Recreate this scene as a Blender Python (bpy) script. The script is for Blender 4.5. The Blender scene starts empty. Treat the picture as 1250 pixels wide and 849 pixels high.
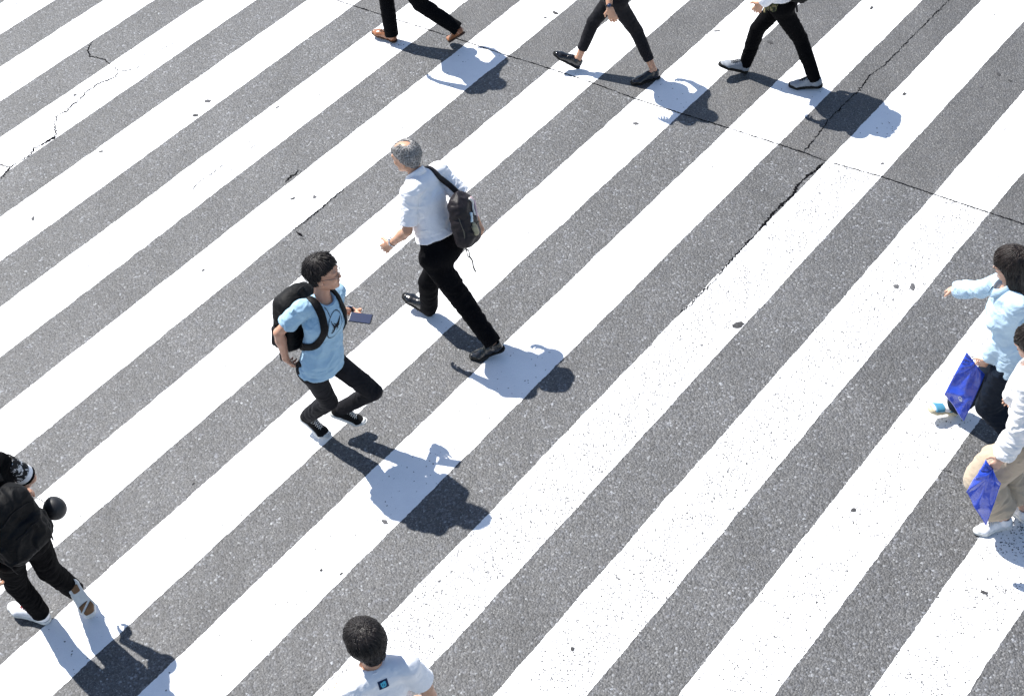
import bpy, math, random, time
import numpy as np
from mathutils import Vector, Matrix
from mathutils.bvhtree import BVHTree
T0=time.time()
# ------------------------------------------------------------------ camera, sky, sun, exposure
scn=bpy.context.scene
C=bpy.data.collections.new('crossing'); scn.collection.children.link(C)
CAMH=7.991; TILT=math.radians(45.346); ROLL=-.1358; FOC=3.0
_fw=np.array([0,math.cos(TILT),-math.sin(TILT)]); _r=np.array([1.,0,0]); _u=np.cross(_r,_fw)
FW=_fw; RT=_r*math.cos(ROLL)+_u*math.sin(ROLL); UP=-_r*math.sin(ROLL)+_u*math.cos(ROLL)
def at(px,py,z=0.):
    """photo pixel (1250x849) at height z -> world point, used for lengths read off the photograph"""
    d=FW+RT*(px-625)/625/FOC+UP*(424.5-py)/625/FOC
    return np.array([0,0,CAMH])+d*((z-CAMH)/d[2])
cam=bpy.data.cameras.new('camera'); cam.sensor_width=36; cam.lens=18*FOC; cam.clip_end=500
co=bpy.data.objects.new('camera',cam); scn.collection.objects.link(co)
co.matrix_world=Matrix(((RT[0],UP[0],-FW[0],0),(RT[1],UP[1],-FW[1],0),(RT[2],UP[2],-FW[2],CAMH),(0,0,0,1)))
scn.camera=co
SAZ=math.radians(-50); SEL=math.radians(55.3)          # shadows run towards SAZ
w=bpy.data.worlds.new('World'); scn.world=w; w.use_nodes=True
nt=w.node_tree; bg=nt.nodes['Background']; sk=nt.nodes.new('ShaderNodeTexSky'); sk.sky_type='NISHITA'
sk.sun_disc=False; sk.sun_elevation=SEL; sk.sun_rotation=math.atan2(-math.cos(SAZ),-math.sin(SAZ))
sk.air_density=1.0; sk.dust_density=.6; sk.ozone_density=1.0
nt.links.new(sk.outputs[0],bg.inputs[0]); bg.inputs[1].default_value=.096
sl=bpy.data.lights.new('sun','SUN'); sl.energy=5.0; sl.angle=math.radians(.53); sl.color=(1,.965,.91)
so=bpy.data.objects.new('sun',sl); scn.collection.objects.link(so)
dv=Vector((math.cos(SAZ)*math.cos(SEL),math.sin(SAZ)*math.cos(SEL),-math.sin(SEL)))
so.rotation_euler=dv.to_track_quat('-Z','Y').to_euler(); so.location=(-6,14,12)
vs=scn.view_settings; vs.view_transform='Standard'; vs.look='None'; vs.gamma=1; vs.use_curve_mapping=False; vs.exposure=.85
scn.render.engine='CYCLES'; scn.cycles.max_bounces=6; scn.cycles.use_denoising=True
# ------------------------------------------------------------------ materials
def rgb(c): return (c[0],c[1],c[2],1)
def newmat(name,rough=.7,spec=.4):
    m=bpy.data.materials.new(name); m.use_nodes=True; n=m.node_tree.nodes; b=n['Principled BSDF']
    b.inputs['Roughness'].default_value=rough; b.inputs['Specular IOR Level'].default_value=spec
    return m,m.node_tree,b
def nd(t,ty,**k):
    n=t.nodes.new(ty)
    for a,v in k.items(): setattr(n,a,v)
    return n
def ramp(t,fac,stops,interp='LINEAR'):
    r=nd(t,'ShaderNodeValToRGB'); r.color_ramp.interpolation=interp; e=r.color_ramp.elements
    while len(e)<len(stops): e.new(.5)
    for x,(p,c) in zip(e,stops): x.position=p; x.color=rgb(c) if not isinstance(c,(int,float)) else (c,c,c,1)
    t.links.new(fac,r.inputs[0]); return r
def noise(t,vec,scale,detail=2,rough=.5,dist=0):
    n=nd(t,'ShaderNodeTexNoise'); n.inputs['Scale'].default_value=scale; n.inputs['Detail'].default_value=detail
    n.inputs['Roughness'].default_value=rough; n.inputs['Distortion'].default_value=dist
    if vec is not None: t.links.new(vec,n.inputs['Vector'])
    return n
def math_(t,op,a,b=None,clamp=False):
    n=nd(t,'ShaderNodeMath',operation=op); n.use_clamp=clamp
    for i,v in enumerate((a,b)):
        if v is None: continue
        if isinstance(v,(int,float)): n.inputs[i].default_value=v
        else: t.links.new(v,n.inputs[i])
    return n.outputs[0]
def mixc(t,f,a,b,mode='MIX'):
    n=nd(t,'ShaderNodeMix',data_type='RGBA',blend_type=mode)
    for i,v in ((0,f),(6,a),(7,b)):
        if isinstance(v,(int,float)): n.inputs[i].default_value=v
        elif isinstance(v,tuple): n.inputs[i].default_value=rgb(v)
        else: t.links.new(v,n.inputs[i])
    return n.outputs[2]
def bump(t,b,h,strength=.3,dist=.002,prev=None):
    n=nd(t,'ShaderNodeBump'); n.inputs['Strength'].default_value=strength; n.inputs['Distance'].default_value=dist
    t.links.new(h,n.inputs['Height'])
    if prev is not None: t.links.new(prev,n.inputs['Normal'])
    if b is not None: t.links.new(n.outputs[0],b.inputs['Normal'])
    return n.outputs[0]
def cloth(name,col,rough=.85,var=.12,wr=.6,sheen=.15,scale=14,spec=.2,trans=0):
    m,t,b=newmat(name,rough,spec)
    tc=nd(t,'ShaderNodeTexCoord').outputs['Object']
    n=noise(t,tc,scale,4,.6)
    c2=tuple(x*(1-var) for x in col); c1=tuple(min(1,x*(1+var*.6)) for x in col)
    r=ramp(t,n.outputs['Fac'],[(.3,c2),(.7,c1)])
    t.links.new(r.outputs[0],b.inputs['Base Color'])
    b.inputs['Sheen Weight'].default_value=sheen
    mp=nd(t,'ShaderNodeMapping'); mp.inputs['Scale'].default_value=(1,1,1.25); t.links.new(tc,mp.inputs[0])
    n1=noise(t,mp.outputs[0],16,3,.55,.6); n2=noise(t,tc,420,1)
    p=bump(t,None,n1.outputs['Fac'],wr,.012); bump(t,b,n2.outputs['Fac'],.12,.001,p)
    return m
def plain(name,col,rough=.5,spec=.5,metal=0,nscale=60,bs=.1,coat=0,var=.1):
    m,t,b=newmat(name,rough,spec); b.inputs['Metallic'].default_value=metal; b.inputs['Coat Weight'].default_value=coat
    tc=nd(t,'ShaderNodeTexCoord').outputs['Object']; n=noise(t,tc,nscale,3)
    r=ramp(t,n.outputs['Fac'],[(.3,tuple(x*(1-var) for x in col)),(.7,tuple(min(1,x*(1+var)) for x in col))])
    t.links.new(r.outputs[0],b.inputs['Base Color']); bump(t,b,n.outputs['Fac'],bs,.002)
    return m
def skin(name,col):
    m,t,b=newmat(name,.45,.4)
    tc=nd(t,'ShaderNodeTexCoord').outputs['Object']; n=noise(t,tc,26,4,.6); n2=noise(t,tc,300,2)
    r=ramp(t,n.outputs['Fac'],[(.3,(col[0]*.86,col[1]*.78,col[2]*.74)),(.7,col)])
    t.links.new(r.outputs[0],b.inputs['Base Color'])
    b.inputs['Subsurface Weight'].default_value=.12; b.inputs['Subsurface Radius'].default_value=(.012,.005,.003)
    b.inputs['Subsurface Scale'].default_value=.5
    bump(t,b,n2.outputs['Fac'],.12,.001); return m
def hairmat(name,dark,light,rough=.38,bias=.5):
    m,t,b=newmat(name,rough,.35)
    tc=nd(t,'ShaderNodeTexCoord').outputs['Object']; n=noise(t,tc,95,3,.6)
    r=ramp(t,n.outputs['Fac'],[(bias-.14,dark),(bias+.14,light)]); t.links.new(r.outputs[0],b.inputs['Base Color'])
    bump(t,b,n.outputs['Fac'],.25,.003); return m
# asphalt: bound aggregate with pale and dark stones, finer and warmer beyond the joint
SA=at(420,3.7); SB=at(1139,237); sd=(SB-SA)[:2]; sd/=np.linalg.norm(sd); SN=np.array([-sd[1],sd[0]])   # SN points away from camera
TH_=math.radians(-44.178)+math.pi/2
def asphalt_nodes(t):
    g=nd(t,'ShaderNodeNewGeometry').outputs['Position']
    dot=nd(t,'ShaderNodeVectorMath',operation='DOT_PRODUCT'); t.links.new(g,dot.inputs[0]); dot.inputs[1].default_value=(SN[0],SN[1],0)
    side=math_(t,'GREATER_THAN',dot.outputs['Value'],float(SN@SA[:2]))
    wob=noise(t,g,7,2); 
    v1=nd(t,'ShaderNodeTexVoronoi'); v1.inputs['Scale'].default_value=74; t.links.new(g,v1.inputs['Vector'])
    v2=nd(t,'ShaderNodeTexVoronoi'); v2.inputs['Scale'].default_value=150; t.links.new(g,v2.inputs['Vector'])
    s1=nd(t,'ShaderNodeSeparateColor'); t.links.new(v1.outputs['Color'],s1.inputs[0])
    s2=nd(t,'ShaderNodeSeparateColor'); t.links.new(v2.outputs['Color'],s2.inputs[0])
    r1=ramp(t,s1.outputs[0],[(0,(.026,.026,.027)),(.45,(.056,.056,.057)),(.80,(.088,.088,.091)),(.95,(.150,.153,.165)),(1,(.30,.31,.32))])
    r2=ramp(t,s2.outputs[1],[(0,(.024,.024,.025)),(.5,(.055,.055,.056)),(.88,(.088,.088,.090)),(1,(.24,.24,.235))])
    big=noise(t,g,1.6,4,.65)
    m1=mixc(t,ramp(t,noise(t,g,9,3).outputs['Fac'],[(.38,.15),(.62,.85)]).outputs[0],r2.outputs[0],r1.outputs[0])
    far=mixc(t,.3,r2.outputs[0],(.055,.052,.050))
    c=mixc(t,side,m1,far)
    c=mixc(t,.75,c,ramp(t,big.outputs['Fac'],[(.3,.72),(.7,1.16)]).outputs[0],'MULTIPLY')
    st=nd(t,'ShaderNodeMapping'); st.inputs['Rotation'].default_value=(0,0,-TH_); st.inputs['Scale'].default_value=(2.2,.35,1); t.links.new(g,st.inputs[0])
    c=mixc(t,.8,c,ramp(t,noise(t,st.outputs[0],1.1,3,.55).outputs['Fac'],[(.35,.84),(.65,1.10)]).outputs[0],'MULTIPLY')
    c=mixc(t,ramp(t,noise(t,g,14,3,.6).outputs['Fac'],[(.45,0.),(.65,1.)]).outputs[0],c,mixc(t,1.,c,(.97,.99,1.04),'MULTIPLY'))
    # bitumen pits
    pit=noise(t,g,55,3,.7); pr=ramp(t,pit.outputs['Fac'],[(.30,.25),(.41,1.)])
    c=mixc(t,.85,c,pr.outputs[0],'MULTIPLY')
    global PIT; PIT=pr.outputs[0]
    h=math_(t,'ADD',math_(t,'MULTIPLY',v1.outputs['Distance'],-1.),math_(t,'MULTIPLY',pit.outputs['Fac'],.8))
    return g,side,c,h
def asphalt():
    m,t,b=newmat('asphalt',.65,.64); g,side,c,h=asphalt_nodes(t)
    t.links.new(c,b.inputs['Base Color']); t.links.new(math_(t,'MULTIPLY',PIT,.64),b.inputs['Specular IOR Level']); bump(t,b,h,.6,.006); return m
def paint():
    m,t,b=newmat('road_paint',.62,.35); g,side,c,h=asphalt_nodes(t)
    uv=nd(t,'ShaderNodeUVMap').outputs[0]; sp=nd(t,'ShaderNodeSeparateXYZ'); t.links.new(uv,sp.inputs[0])
    wr=nd(t,'ShaderNodeAttribute'); wr.attribute_type='OBJECT'; wr.attribute_name='["wear"]'
    wf=nd(t,'ShaderNodeAttribute'); wf.attribute_type='OBJECT'; wf.attribute_name='["wear_far"]'
    amt=nd(t,'ShaderNodeMix',data_type='FLOAT'); t.links.new(side,amt.inputs[0]); t.links.new(wr.outputs['Fac'],amt.inputs[2]); t.links.new(wf.outputs['Fac'],amt.inputs[3])
    band=ramp(t,sp.outputs[0],[(.0,.1),(.2,.5),(.45,1.),(.8,.8),(1.,.1)]).outputs[0]
    low=ramp(t,noise(t,g,1.7,3,.6).outputs['Fac'],[(.28,.1),(.50,1.)]).outputs[0]
    low2=ramp(t,noise(t,g,8,3,.6).outputs['Fac'],[(.38,.25),(.60,1.)]).outputs[0]
    a=math_(t,'MULTIPLY',math_(t,'MULTIPLY',amt.outputs[0],band),math_(t,'MULTIPLY',low,low2))
    wv=nd(t,'ShaderNodeVectorMath',operation='MULTIPLY_ADD'); t.links.new(noise(t,g,60,2,.6).outputs['Color'],wv.inputs[0]); wv.inputs[1].default_value=(.016,.016,0); t.links.new(g,wv.inputs[2])
    vo=nd(t,'ShaderNodeTexVoronoi'); vo.inputs['Scale'].default_value=88; t.links.new(wv.outputs[0],vo.inputs['Vector'])
    sv=nd(t,'ShaderNodeSeparateColor'); t.links.new(vo.outputs['Color'],sv.inputs[0])
    fewer=math_(t,'LESS_THAN',sv.outputs[0],math_(t,'MULTIPLY',a,2.6))
    rad=math_(t,'ADD',.12,math_(t,'MULTIPLY',math_(t,'MULTIPLY',sv.outputs[1],sv.outputs[1]),.5))
    worn=math_(t,'MULTIPLY',fewer,math_(t,'LESS_THAN',vo.outputs['Distance'],rad))
    scf=noise(t,g,125,3,.62); thn=math_(t,'SUBTRACT',.72,math_(t,'MULTIPLY',math_(t,'MINIMUM',a,.76),.262))
    scuff=math_(t,'MULTIPLY',math_(t,'SUBTRACT',scf.outputs['Fac'],thn),10.,True)
    soft=math_(t,'MULTIPLY',fewer,math_(t,'MULTIPLY',math_(t,'SUBTRACT',math_(t,'ADD',rad,.06),vo.outputs['Distance']),8.,True))
    dirt=ramp(t,noise(t,g,3.2,5,.7).outputs['Fac'],[(.3,(.72,.72,.73)),(.65,(.79,.79,.79))]).outputs[0]
    fine=ramp(t,noise(t,g,160,2,.5).outputs['Fac'],[(.25,.93),(.6,1.)]).outputs[0]
    dirt=mixc(t,1.,dirt,fine,'MULTIPLY')
    dk=mixc(t,.6,c,(.07,.07,.075))
    col=mixc(t,math_(t,'MAXIMUM',soft,scuff),dirt,dk)
    t.links.new(col,b.inputs['Base Color'])
    hh=math_(t,'ADD',math_(t,'MULTIPLY',noise(t,g,120,3,.6).outputs['Fac'],.35),math_(t,'MULTIPLY',worn,-.7))
    bump(t,b,hh,.35,.004); return m
M={}
M['asphalt']=asphalt(); M['paint']=paint()
M['crack']=plain('crack_shade',(.006,.006,.007),1,.0)  # flat ribbon colour: shade inside the cracks and joint painted near black
M['gum']=plain('trodden_gum',(.045,.045,.047),.8,.2,var=.3); M['gumlight']=plain('faint_trodden_gum',(.085,.085,.09),.8,.2,var=.3)
# ------------------------------------------------------------------ mesh helpers
ORI={}
def tag(o,label=None,cat=None,group=None,kind=None):
    for k,v in (('label',label),('category',cat),('group',group),('kind',kind)):
        if v: o[k]=v
    return o
def mesh(name,V,F,mat,parent=None,base=None,smooth=True,label=None,uv=None):
    """V: world coordinates (n,3); F: list of faces or (m,4) array"""
    V=np.asarray(V,float)
    if isinstance(F,np.ndarray) and len(F):
        used=np.unique(F); 
        if len(used)<len(V) and uv is None: mp=np.zeros(len(V),int); mp[used]=np.arange(len(used)); V=V[used]; F=mp[F]
    if parent is not None: base=ORI[parent.name]
    elif base is None: base=np.zeros(3)
    base=np.asarray(base,float)
    me=bpy.data.meshes.new(name); L=V-base
    if isinstance(F,np.ndarray):
        n=len(F); k=F.shape[1]
        me.vertices.add(len(L)); me.vertices.foreach_set('co',L.astype(np.float32).ravel())
        me.loops.add(n*k); me.loops.foreach_set('vertex_index',F.astype(np.int32).ravel())
        me.polygons.add(n); me.polygons.foreach_set('loop_start',np.arange(0,n*k,k,dtype=np.int32)); me.polygons.foreach_set('loop_total',np.full(n,k,np.int32))
        me.update(calc_edges=True)
    else: me.from_pydata([tuple(v) for v in L],[],[tuple(int(i) for i in f) for f in F])
    if smooth: me.polygons.foreach_set('use_smooth',[True]*len(me.polygons))
    if uv is not None:
        ul=me.uv_layers.new(name='UVMap'); idx=np.empty(len(me.loops),np.int32); me.loops.foreach_get('vertex_index',idx)
        ul.data.foreach_set('uv',np.asarray(uv,np.float32)[idx].ravel())
    me.validate(); me.materials.append(mat)
    o=bpy.data.objects.new(name,me); C.objects.link(o)
    if parent is not None: o.parent=parent
    else: o.location=base
    ORI[o.name]=base
    if label: o['label']=label
    return o
def nrm(v): v=np.asarray(v,float); return v/max(1e-9,np.linalg.norm(v))
def merge(parts):
    Vs=[];Fs=[];n=0
    for V,F in parts:
        Vs.append(V); Fs+= [tuple(np.array(f)+n) for f in F]; n+=len(V)
    return np.vstack(Vs),Fs
def tube(pts,r,sides=8,closed=False,rend=None):
    pts=[np.asarray(p,float) for p in pts]; n=len(pts); V=[];F=[]
    up=np.array([.13,.27,.95])
    for i,p in enumerate(pts):
        a=pts[(i-1)%n] if closed or i>0 else p; b=pts[(i+1)%n] if closed or i<n-1 else p
        d=nrm(b-a); s=np.cross(d,up); s=nrm(s) if np.linalg.norm(s)>.05 else nrm(np.cross(d,[1,0,0])); q=np.cross(s,d)
        rr=r if rend is None else r+(rend-r)*i/(n-1)
        for k in range(sides):
            a_=2*math.pi*k/sides; V.append(p+rr*(s*math.cos(a_)+q*math.sin(a_)))
    for i in range(n if closed else n-1):
        for k in range(sides):
            j=(i+1)%n; F.append((i*sides+k,i*sides+(k+1)%sides,j*sides+(k+1)%sides,j*sides+k))
    if not closed: F.append(tuple(range(sides))[::-1]); F.append(tuple((n-1)*sides+k for k in range(sides)))
    return np.array(V),F
def ribbon(pts,nors,width,thick,side=None):
    """flat strap: centre points, surface normals"""
    pts=np.array(pts,float); n=len(pts); V=[];F=[]
    for i in range(n):
        d=nrm(pts[min(i+1,n-1)]-pts[max(i-1,0)]); N=nrm(nors[i]-d*np.dot(nors[i],d)); s=np.cross(d,N)
        wd=(width[i] if hasattr(width,'__len__') else width)/2
        for a,b in ((-1,0),(-.8,1),(.8,1),(1,0),(.8,-.6),(-.8,-.6)): V.append(pts[i]+s*a*wd+N*b*thick/1.)
    for i in range(n-1):
        for k in range(6): F.append((i*6+k,i*6+(k+1)%6,(i+1)*6+(k+1)%6,(i+1)*6+k))
    F.append(tuple(range(6))[::-1]); F.append(tuple((n-1)*6+k for k in range(6)))
    return np.array(V),F
def spline(pts,n=24):
    P=np.array(pts,float); m=len(P); out=[]
    for i in range(n):
        t=i/(n-1)*(m-1); k=min(int(t),m-2); u=t-k
        p0=P[max(k-1,0)];p1=P[k];p2=P[k+1];p3=P[min(k+2,m-1)]
        out.append(.5*((2*p1)+(-p0+p2)*u+(2*p0-5*p1+4*p2-p3)*u*u+(-p0+3*p1-3*p2+p3)*u**3))
    return np.array(out)
_rng=np.random.RandomState(5); _LAT=_rng.rand(32,32,32).astype(np.float32)
def vnoise(p):
    p=np.asarray(p); i=np.floor(p).astype(int); f=p-i; f=f*f*(3-2*f); r=0
    for a in (0,1):
        for b in (0,1):
            for c in (0,1):
                wgt=(f[:,0] if a else 1-f[:,0])*(f[:,1] if b else 1-f[:,1])*(f[:,2] if c else 1-f[:,2])
                r=r+wgt*_LAT[(i[:,0]+a)%32,(i[:,1]+b)%32,(i[:,2]+c)%32]
    return r*2-1
def normals(V,F):
    a=V[F[:,2]]-V[F[:,0]]; b=V[F[:,3]]-V[F[:,1]]; n=np.cross(a,b); N=np.zeros_like(V)
    for k in range(4):
        for c in range(3): N[:,c]+=np.bincount(F[:,k],n[:,c],len(V))
    return N/np.maximum(1e-12,np.linalg.norm(N,axis=1))[:,None]
def smooth(V,F,it=1,lam=.5):
    for _ in range(it):
        S=np.zeros_like(V); cnt=np.zeros(len(V))
        for k in range(4):
            i=F[:,k]; j=F[:,(k+1)%4]; cnt+=np.bincount(i,minlength=len(V))
            for c in range(3): S[:,c]+=np.bincount(i,V[j,c],len(V))
        V=V*(1-lam)+lam*S/np.maximum(cnt,1)[:,None]
    return V
class Fld:
    """signed distance field on a grid, turned into one continuous quad mesh"""
    def __init__(s,lo,hi,vox):
        s.lo=np.array(lo,float); s.vox=vox; s.n=np.maximum(4,np.ceil((np.array(hi)-s.lo)/vox).astype(int)+1); s.F=np.full(s.n,1.,np.float32)
        s.ax=[(s.lo[i]+np.arange(s.n[i])*vox).astype(np.float32) for i in range(3)]
    def blk(s,lo,hi):
        a=np.clip(np.floor((np.array(lo)-s.lo)/s.vox).astype(int),0,s.n); b=np.clip(np.ceil((np.array(hi)-s.lo)/s.vox).astype(int)+1,0,s.n)
        if (b<=a).any(): return None,None
        sl=tuple(slice(a[i],b[i]) for i in range(3))
        return sl,(s.ax[0][sl[0]][:,None,None],s.ax[1][sl[1]][None,:,None],s.ax[2][sl[2]][None,None,:])
    def op(s,d,sl,k,mode):
        F=s.F[sl]
        if mode=='sub': A,B=-F,d
        else: A,B=F,d
        if k>0:
            h=np.clip(.5+.5*(B-A)/k,0,1); r=B*(1-h)+A*h-k*h*(1-h)
        else: r=np.minimum(A,B)
        s.F[sl]=-r if mode=='sub' else r
    def cone(s,a,b,ra,rb,side=(0,0,1),k=.01,mode='add'):
        a=np.asarray(a,float); b=np.asarray(b,float)
        ra=(ra,ra) if np.isscalar(ra) else ra; rb=(rb,rb) if np.isscalar(rb) else rb
        R=max(max(ra),max(rb))+k*1.2+2*s.vox
        sl,P=s.blk(np.minimum(a,b)-R,np.maximum(a,b)+R)
        if sl is None: return
        L=np.linalg.norm(b-a); u=(b-a)/L if L>1e-6 else np.array([0,0,1.])
        sv=np.asarray(side,float); sv=sv-u*np.dot(sv,u); sv=nrm(sv) if np.linalg.norm(sv)>1e-3 else nrm(np.cross(u,[.3,.9,.1])); f=np.cross(u,sv)
        q=[P[i]-a[i] for i in range(3)]
        ax=q[0]*u[0]+q[1]*u[1]+q[2]*u[2]; t=np.clip(ax/max(L,1e-6),0,1)
        ws=q[0]*sv[0]+q[1]*sv[1]+q[2]*sv[2]; wf=q[0]*f[0]+q[1]*f[1]+q[2]*f[2]; wu=ax-t*L
        rs=ra[0]+(rb[0]-ra[0])*t; rf=ra[1]+(rb[1]-ra[1])*t; mn=np.minimum(rs,rf)
        d=(np.sqrt((ws/rs)**2+(wf/rf)**2+(wu/mn)**2)-1)*mn
        s.op(d.astype(np.float32),sl,k,mode)
    def ell(s,c,r,R=None,k=.01,mode='add'):
        c=np.asarray(c,float); r=np.asarray(r,float); m=r.max()+k*1.2+2*s.vox
        sl,P=s.blk(c-m,c+m)
        if sl is None: return
        q=[P[i]-c[i] for i in range(3)]
        if R is not None: q=[q[0]*R[0,i]+q[1]*R[1,i]+q[2]*R[2,i] for i in range(3)]
        k0=np.sqrt((q[0]/r[0])**2+(q[1]/r[1])**2+(q[2]/r[2])**2)
        d=(k0-1)*r.min() if False else k0*(k0-1)/np.maximum(1e-6,np.sqrt((q[0]/r[0]**2)**2+(q[1]/r[1]**2)**2+(q[2]/r[2]**2)**2))
        s.op(d.astype(np.float32),sl,k,mode)
    def box(s,c,h,R=None,rad=.01,k=.005,mode='add'):
        c=np.asarray(c,float); h=np.asarray(h,float); m=np.linalg.norm(h)+k*1.2+2*s.vox
        sl,P=s.blk(c-m,c+m)
        if sl is None: return
        q=[P[i]-c[i] for i in range(3)]
        if R is not None: q=[q[0]*R[0,i]+q[1]*R[1,i]+q[2]*R[2,i] for i in range(3)]
        e=[np.abs(q[i])-(h[i]-rad) for i in range(3)]
        e=np.broadcast_arrays(*e)
        d=np.sqrt(sum(np.maximum(x,0)**2 for x in e))+np.minimum(np.maximum(np.maximum(e[0],e[1]),e[2]),0)-rad
        s.op(d.astype(np.float32),sl,k,mode)
    def cut(s,p,n,lo=None,hi=None):
        """remove the side the normal n points to (optionally only inside a box)"""
        n=nrm(n); sl,P=s.blk(lo if lo is not None else s.lo,hi if hi is not None else s.lo+s.n*s.vox)
        if sl is None: return
        d=(P[0]-p[0])*n[0]+(P[1]-p[1])*n[1]+(P[2]-p[2])*n[2]
        s.F[sl]=np.maximum(s.F[sl],d.astype(np.float32))
    def win(s,lo,hi):
        sl,P=s.blk(lo,hi); w_=Fld.__new__(Fld); w_.sl=sl; w_.vox=s.vox; w_.lo=np.array([s.ax[i][sl[i]][0] for i in range(3)],float)
        w_.n=np.array([len(s.ax[i][sl[i]]) for i in range(3)]); w_.F=np.full(w_.n,1.,np.float32); w_.ax=[s.ax[i][sl[i]] for i in range(3)]; return w_
    def merge(s,w_,k=.02): s.op(w_.F,w_.sl,k,'add')
    def mesh(s,sm=1):
        F=s.F; F[0]=F[-1]=1; F[:,0]=F[:,-1]=1; F[:,:,0]=F[:,:,-1]=1
        S=F<0; n=s.n; cs=np.zeros(n-1,np.uint8)
        for i in (0,1):
            for j in (0,1):
                for k in (0,1): cs+=S[i:n[0]-1+i,j:n[1]-1+j,k:n[2]-1+k]
        I=np.argwhere((cs>0)&(cs<8)); 
        if len(I)==0: return np.zeros((0,3)),np.zeros((0,4),int)
        ids=np.full(n-1,-1,np.int32); ids[I[:,0],I[:,1],I[:,2]]=np.arange(len(I))
        acc=np.zeros((len(I),3)); cnt=np.zeros(len(I))
        cor=[(0,0,0),(1,0,0),(0,1,0),(1,1,0),(0,0,1),(1,0,1),(0,1,1),(1,1,1)]
        val=[F[I[:,0]+c[0],I[:,1]+c[1],I[:,2]+c[2]] for c in cor]
        for a in range(8):
            for b in range(a+1,8):
                if sum(abs(cor[a][i]-cor[b][i]) for i in range(3))!=1: continue
                x=(val[a]<0)!=(val[b]<0); t=np.where(x,val[a]/np.where(x,val[a]-val[b],1),0)
                for i in range(3): acc[:,i]+=np.where(x,cor[a][i]+(cor[b][i]-cor[a][i])*t,0)
                cnt+=x
        V=s.lo+(I+acc/cnt[:,None])*s.vox
        Q=[]
        for axis in range(3):
            a=[slice(None)]*3; b=[slice(None)]*3; a[axis]=slice(0,-1); b[axis]=slice(1,None)
            X=S[tuple(a)]!=S[tuple(b)]; E=np.argwhere(X); o=[i for i in range(3) if i!=axis]
            ok=(E[:,o[0]]>0)&(E[:,o[1]]>0)&(E[:,o[0]]<n[o[0]]-1)&(E[:,o[1]]<n[o[1]]-1); E=E[ok]
            ins=S[E[:,0],E[:,1],E[:,2]]
            def cell(d0,d1):
                G=E.copy(); G[:,o[0]]-=d0; G[:,o[1]]-=d1; return ids[G[:,0],G[:,1],G[:,2]]
            q=np.stack([cell(1,1),cell(0,1),cell(0,0),cell(1,0)],1)
            flip=ins if axis!=1 else ~ins
            q[~flip]=q[~flip][:,::-1]
            Q.append(q)
        Q=np.vstack(Q)
        if sm: V=smooth(V,Q,sm)
        return V,Q
def bvh(V,F): return BVHTree.FromPolygons([tuple(v) for v in V],[tuple(int(i) for i in f) for f in F])
def snap(pts,tree,off):
    P=[];N=[]
    for p in pts:
        l,n,i,d=tree.find_nearest(Vector(p)); P.append(np.array(l)+np.array(n)*off); N.append(np.array(n))
    N=np.array(N); N2=N.copy()
    for k in range(1,len(N)-1): N2[k]=nrm(N[k-1]+N[k]+N[k+1])
    P=np.array(P); Q=P.copy()
    for _ in range(2):
        for k in range(1,len(P)-1): Q[k]=(P[k-1]+2*P[k]+P[k+1])/4
        P=Q.copy()
    return P,N2
def decal(name,mat,tree,o,u,v,dirn,w,h,inside,cell,off,parent,thick=0):
    """print that follows the cloth: cells of a w x h field kept where inside(x,y), each corner dropped on the surface"""
    nx=int(w/cell); ny=int(h/cell); ids={}; V=[]; F=[]
    def vid(i,j):
        if (i,j) in ids: return ids[(i,j)]
        p=o+u*(i*cell-w/2)+v*(j*cell-h/2); r=tree.ray_cast(Vector(p-dirn*.3),Vector(dirn))
        ids[(i,j)]=None
        if r[0] is not None:
            ids[(i,j)]=len(V); V.append(np.array(r[0])-dirn*off)
        return ids[(i,j)]
    for i in range(nx):
        for j in range(ny):
            if inside((i+.5)*cell-w/2,(j+.5)*cell-h/2):
                q=[vid(i,j),vid(i+1,j),vid(i+1,j+1),vid(i,j+1)]
                if None not in q: F.append(tuple(q))
    if F: return mesh(name,np.array(V),F,mat,parent,smooth=False)
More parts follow.
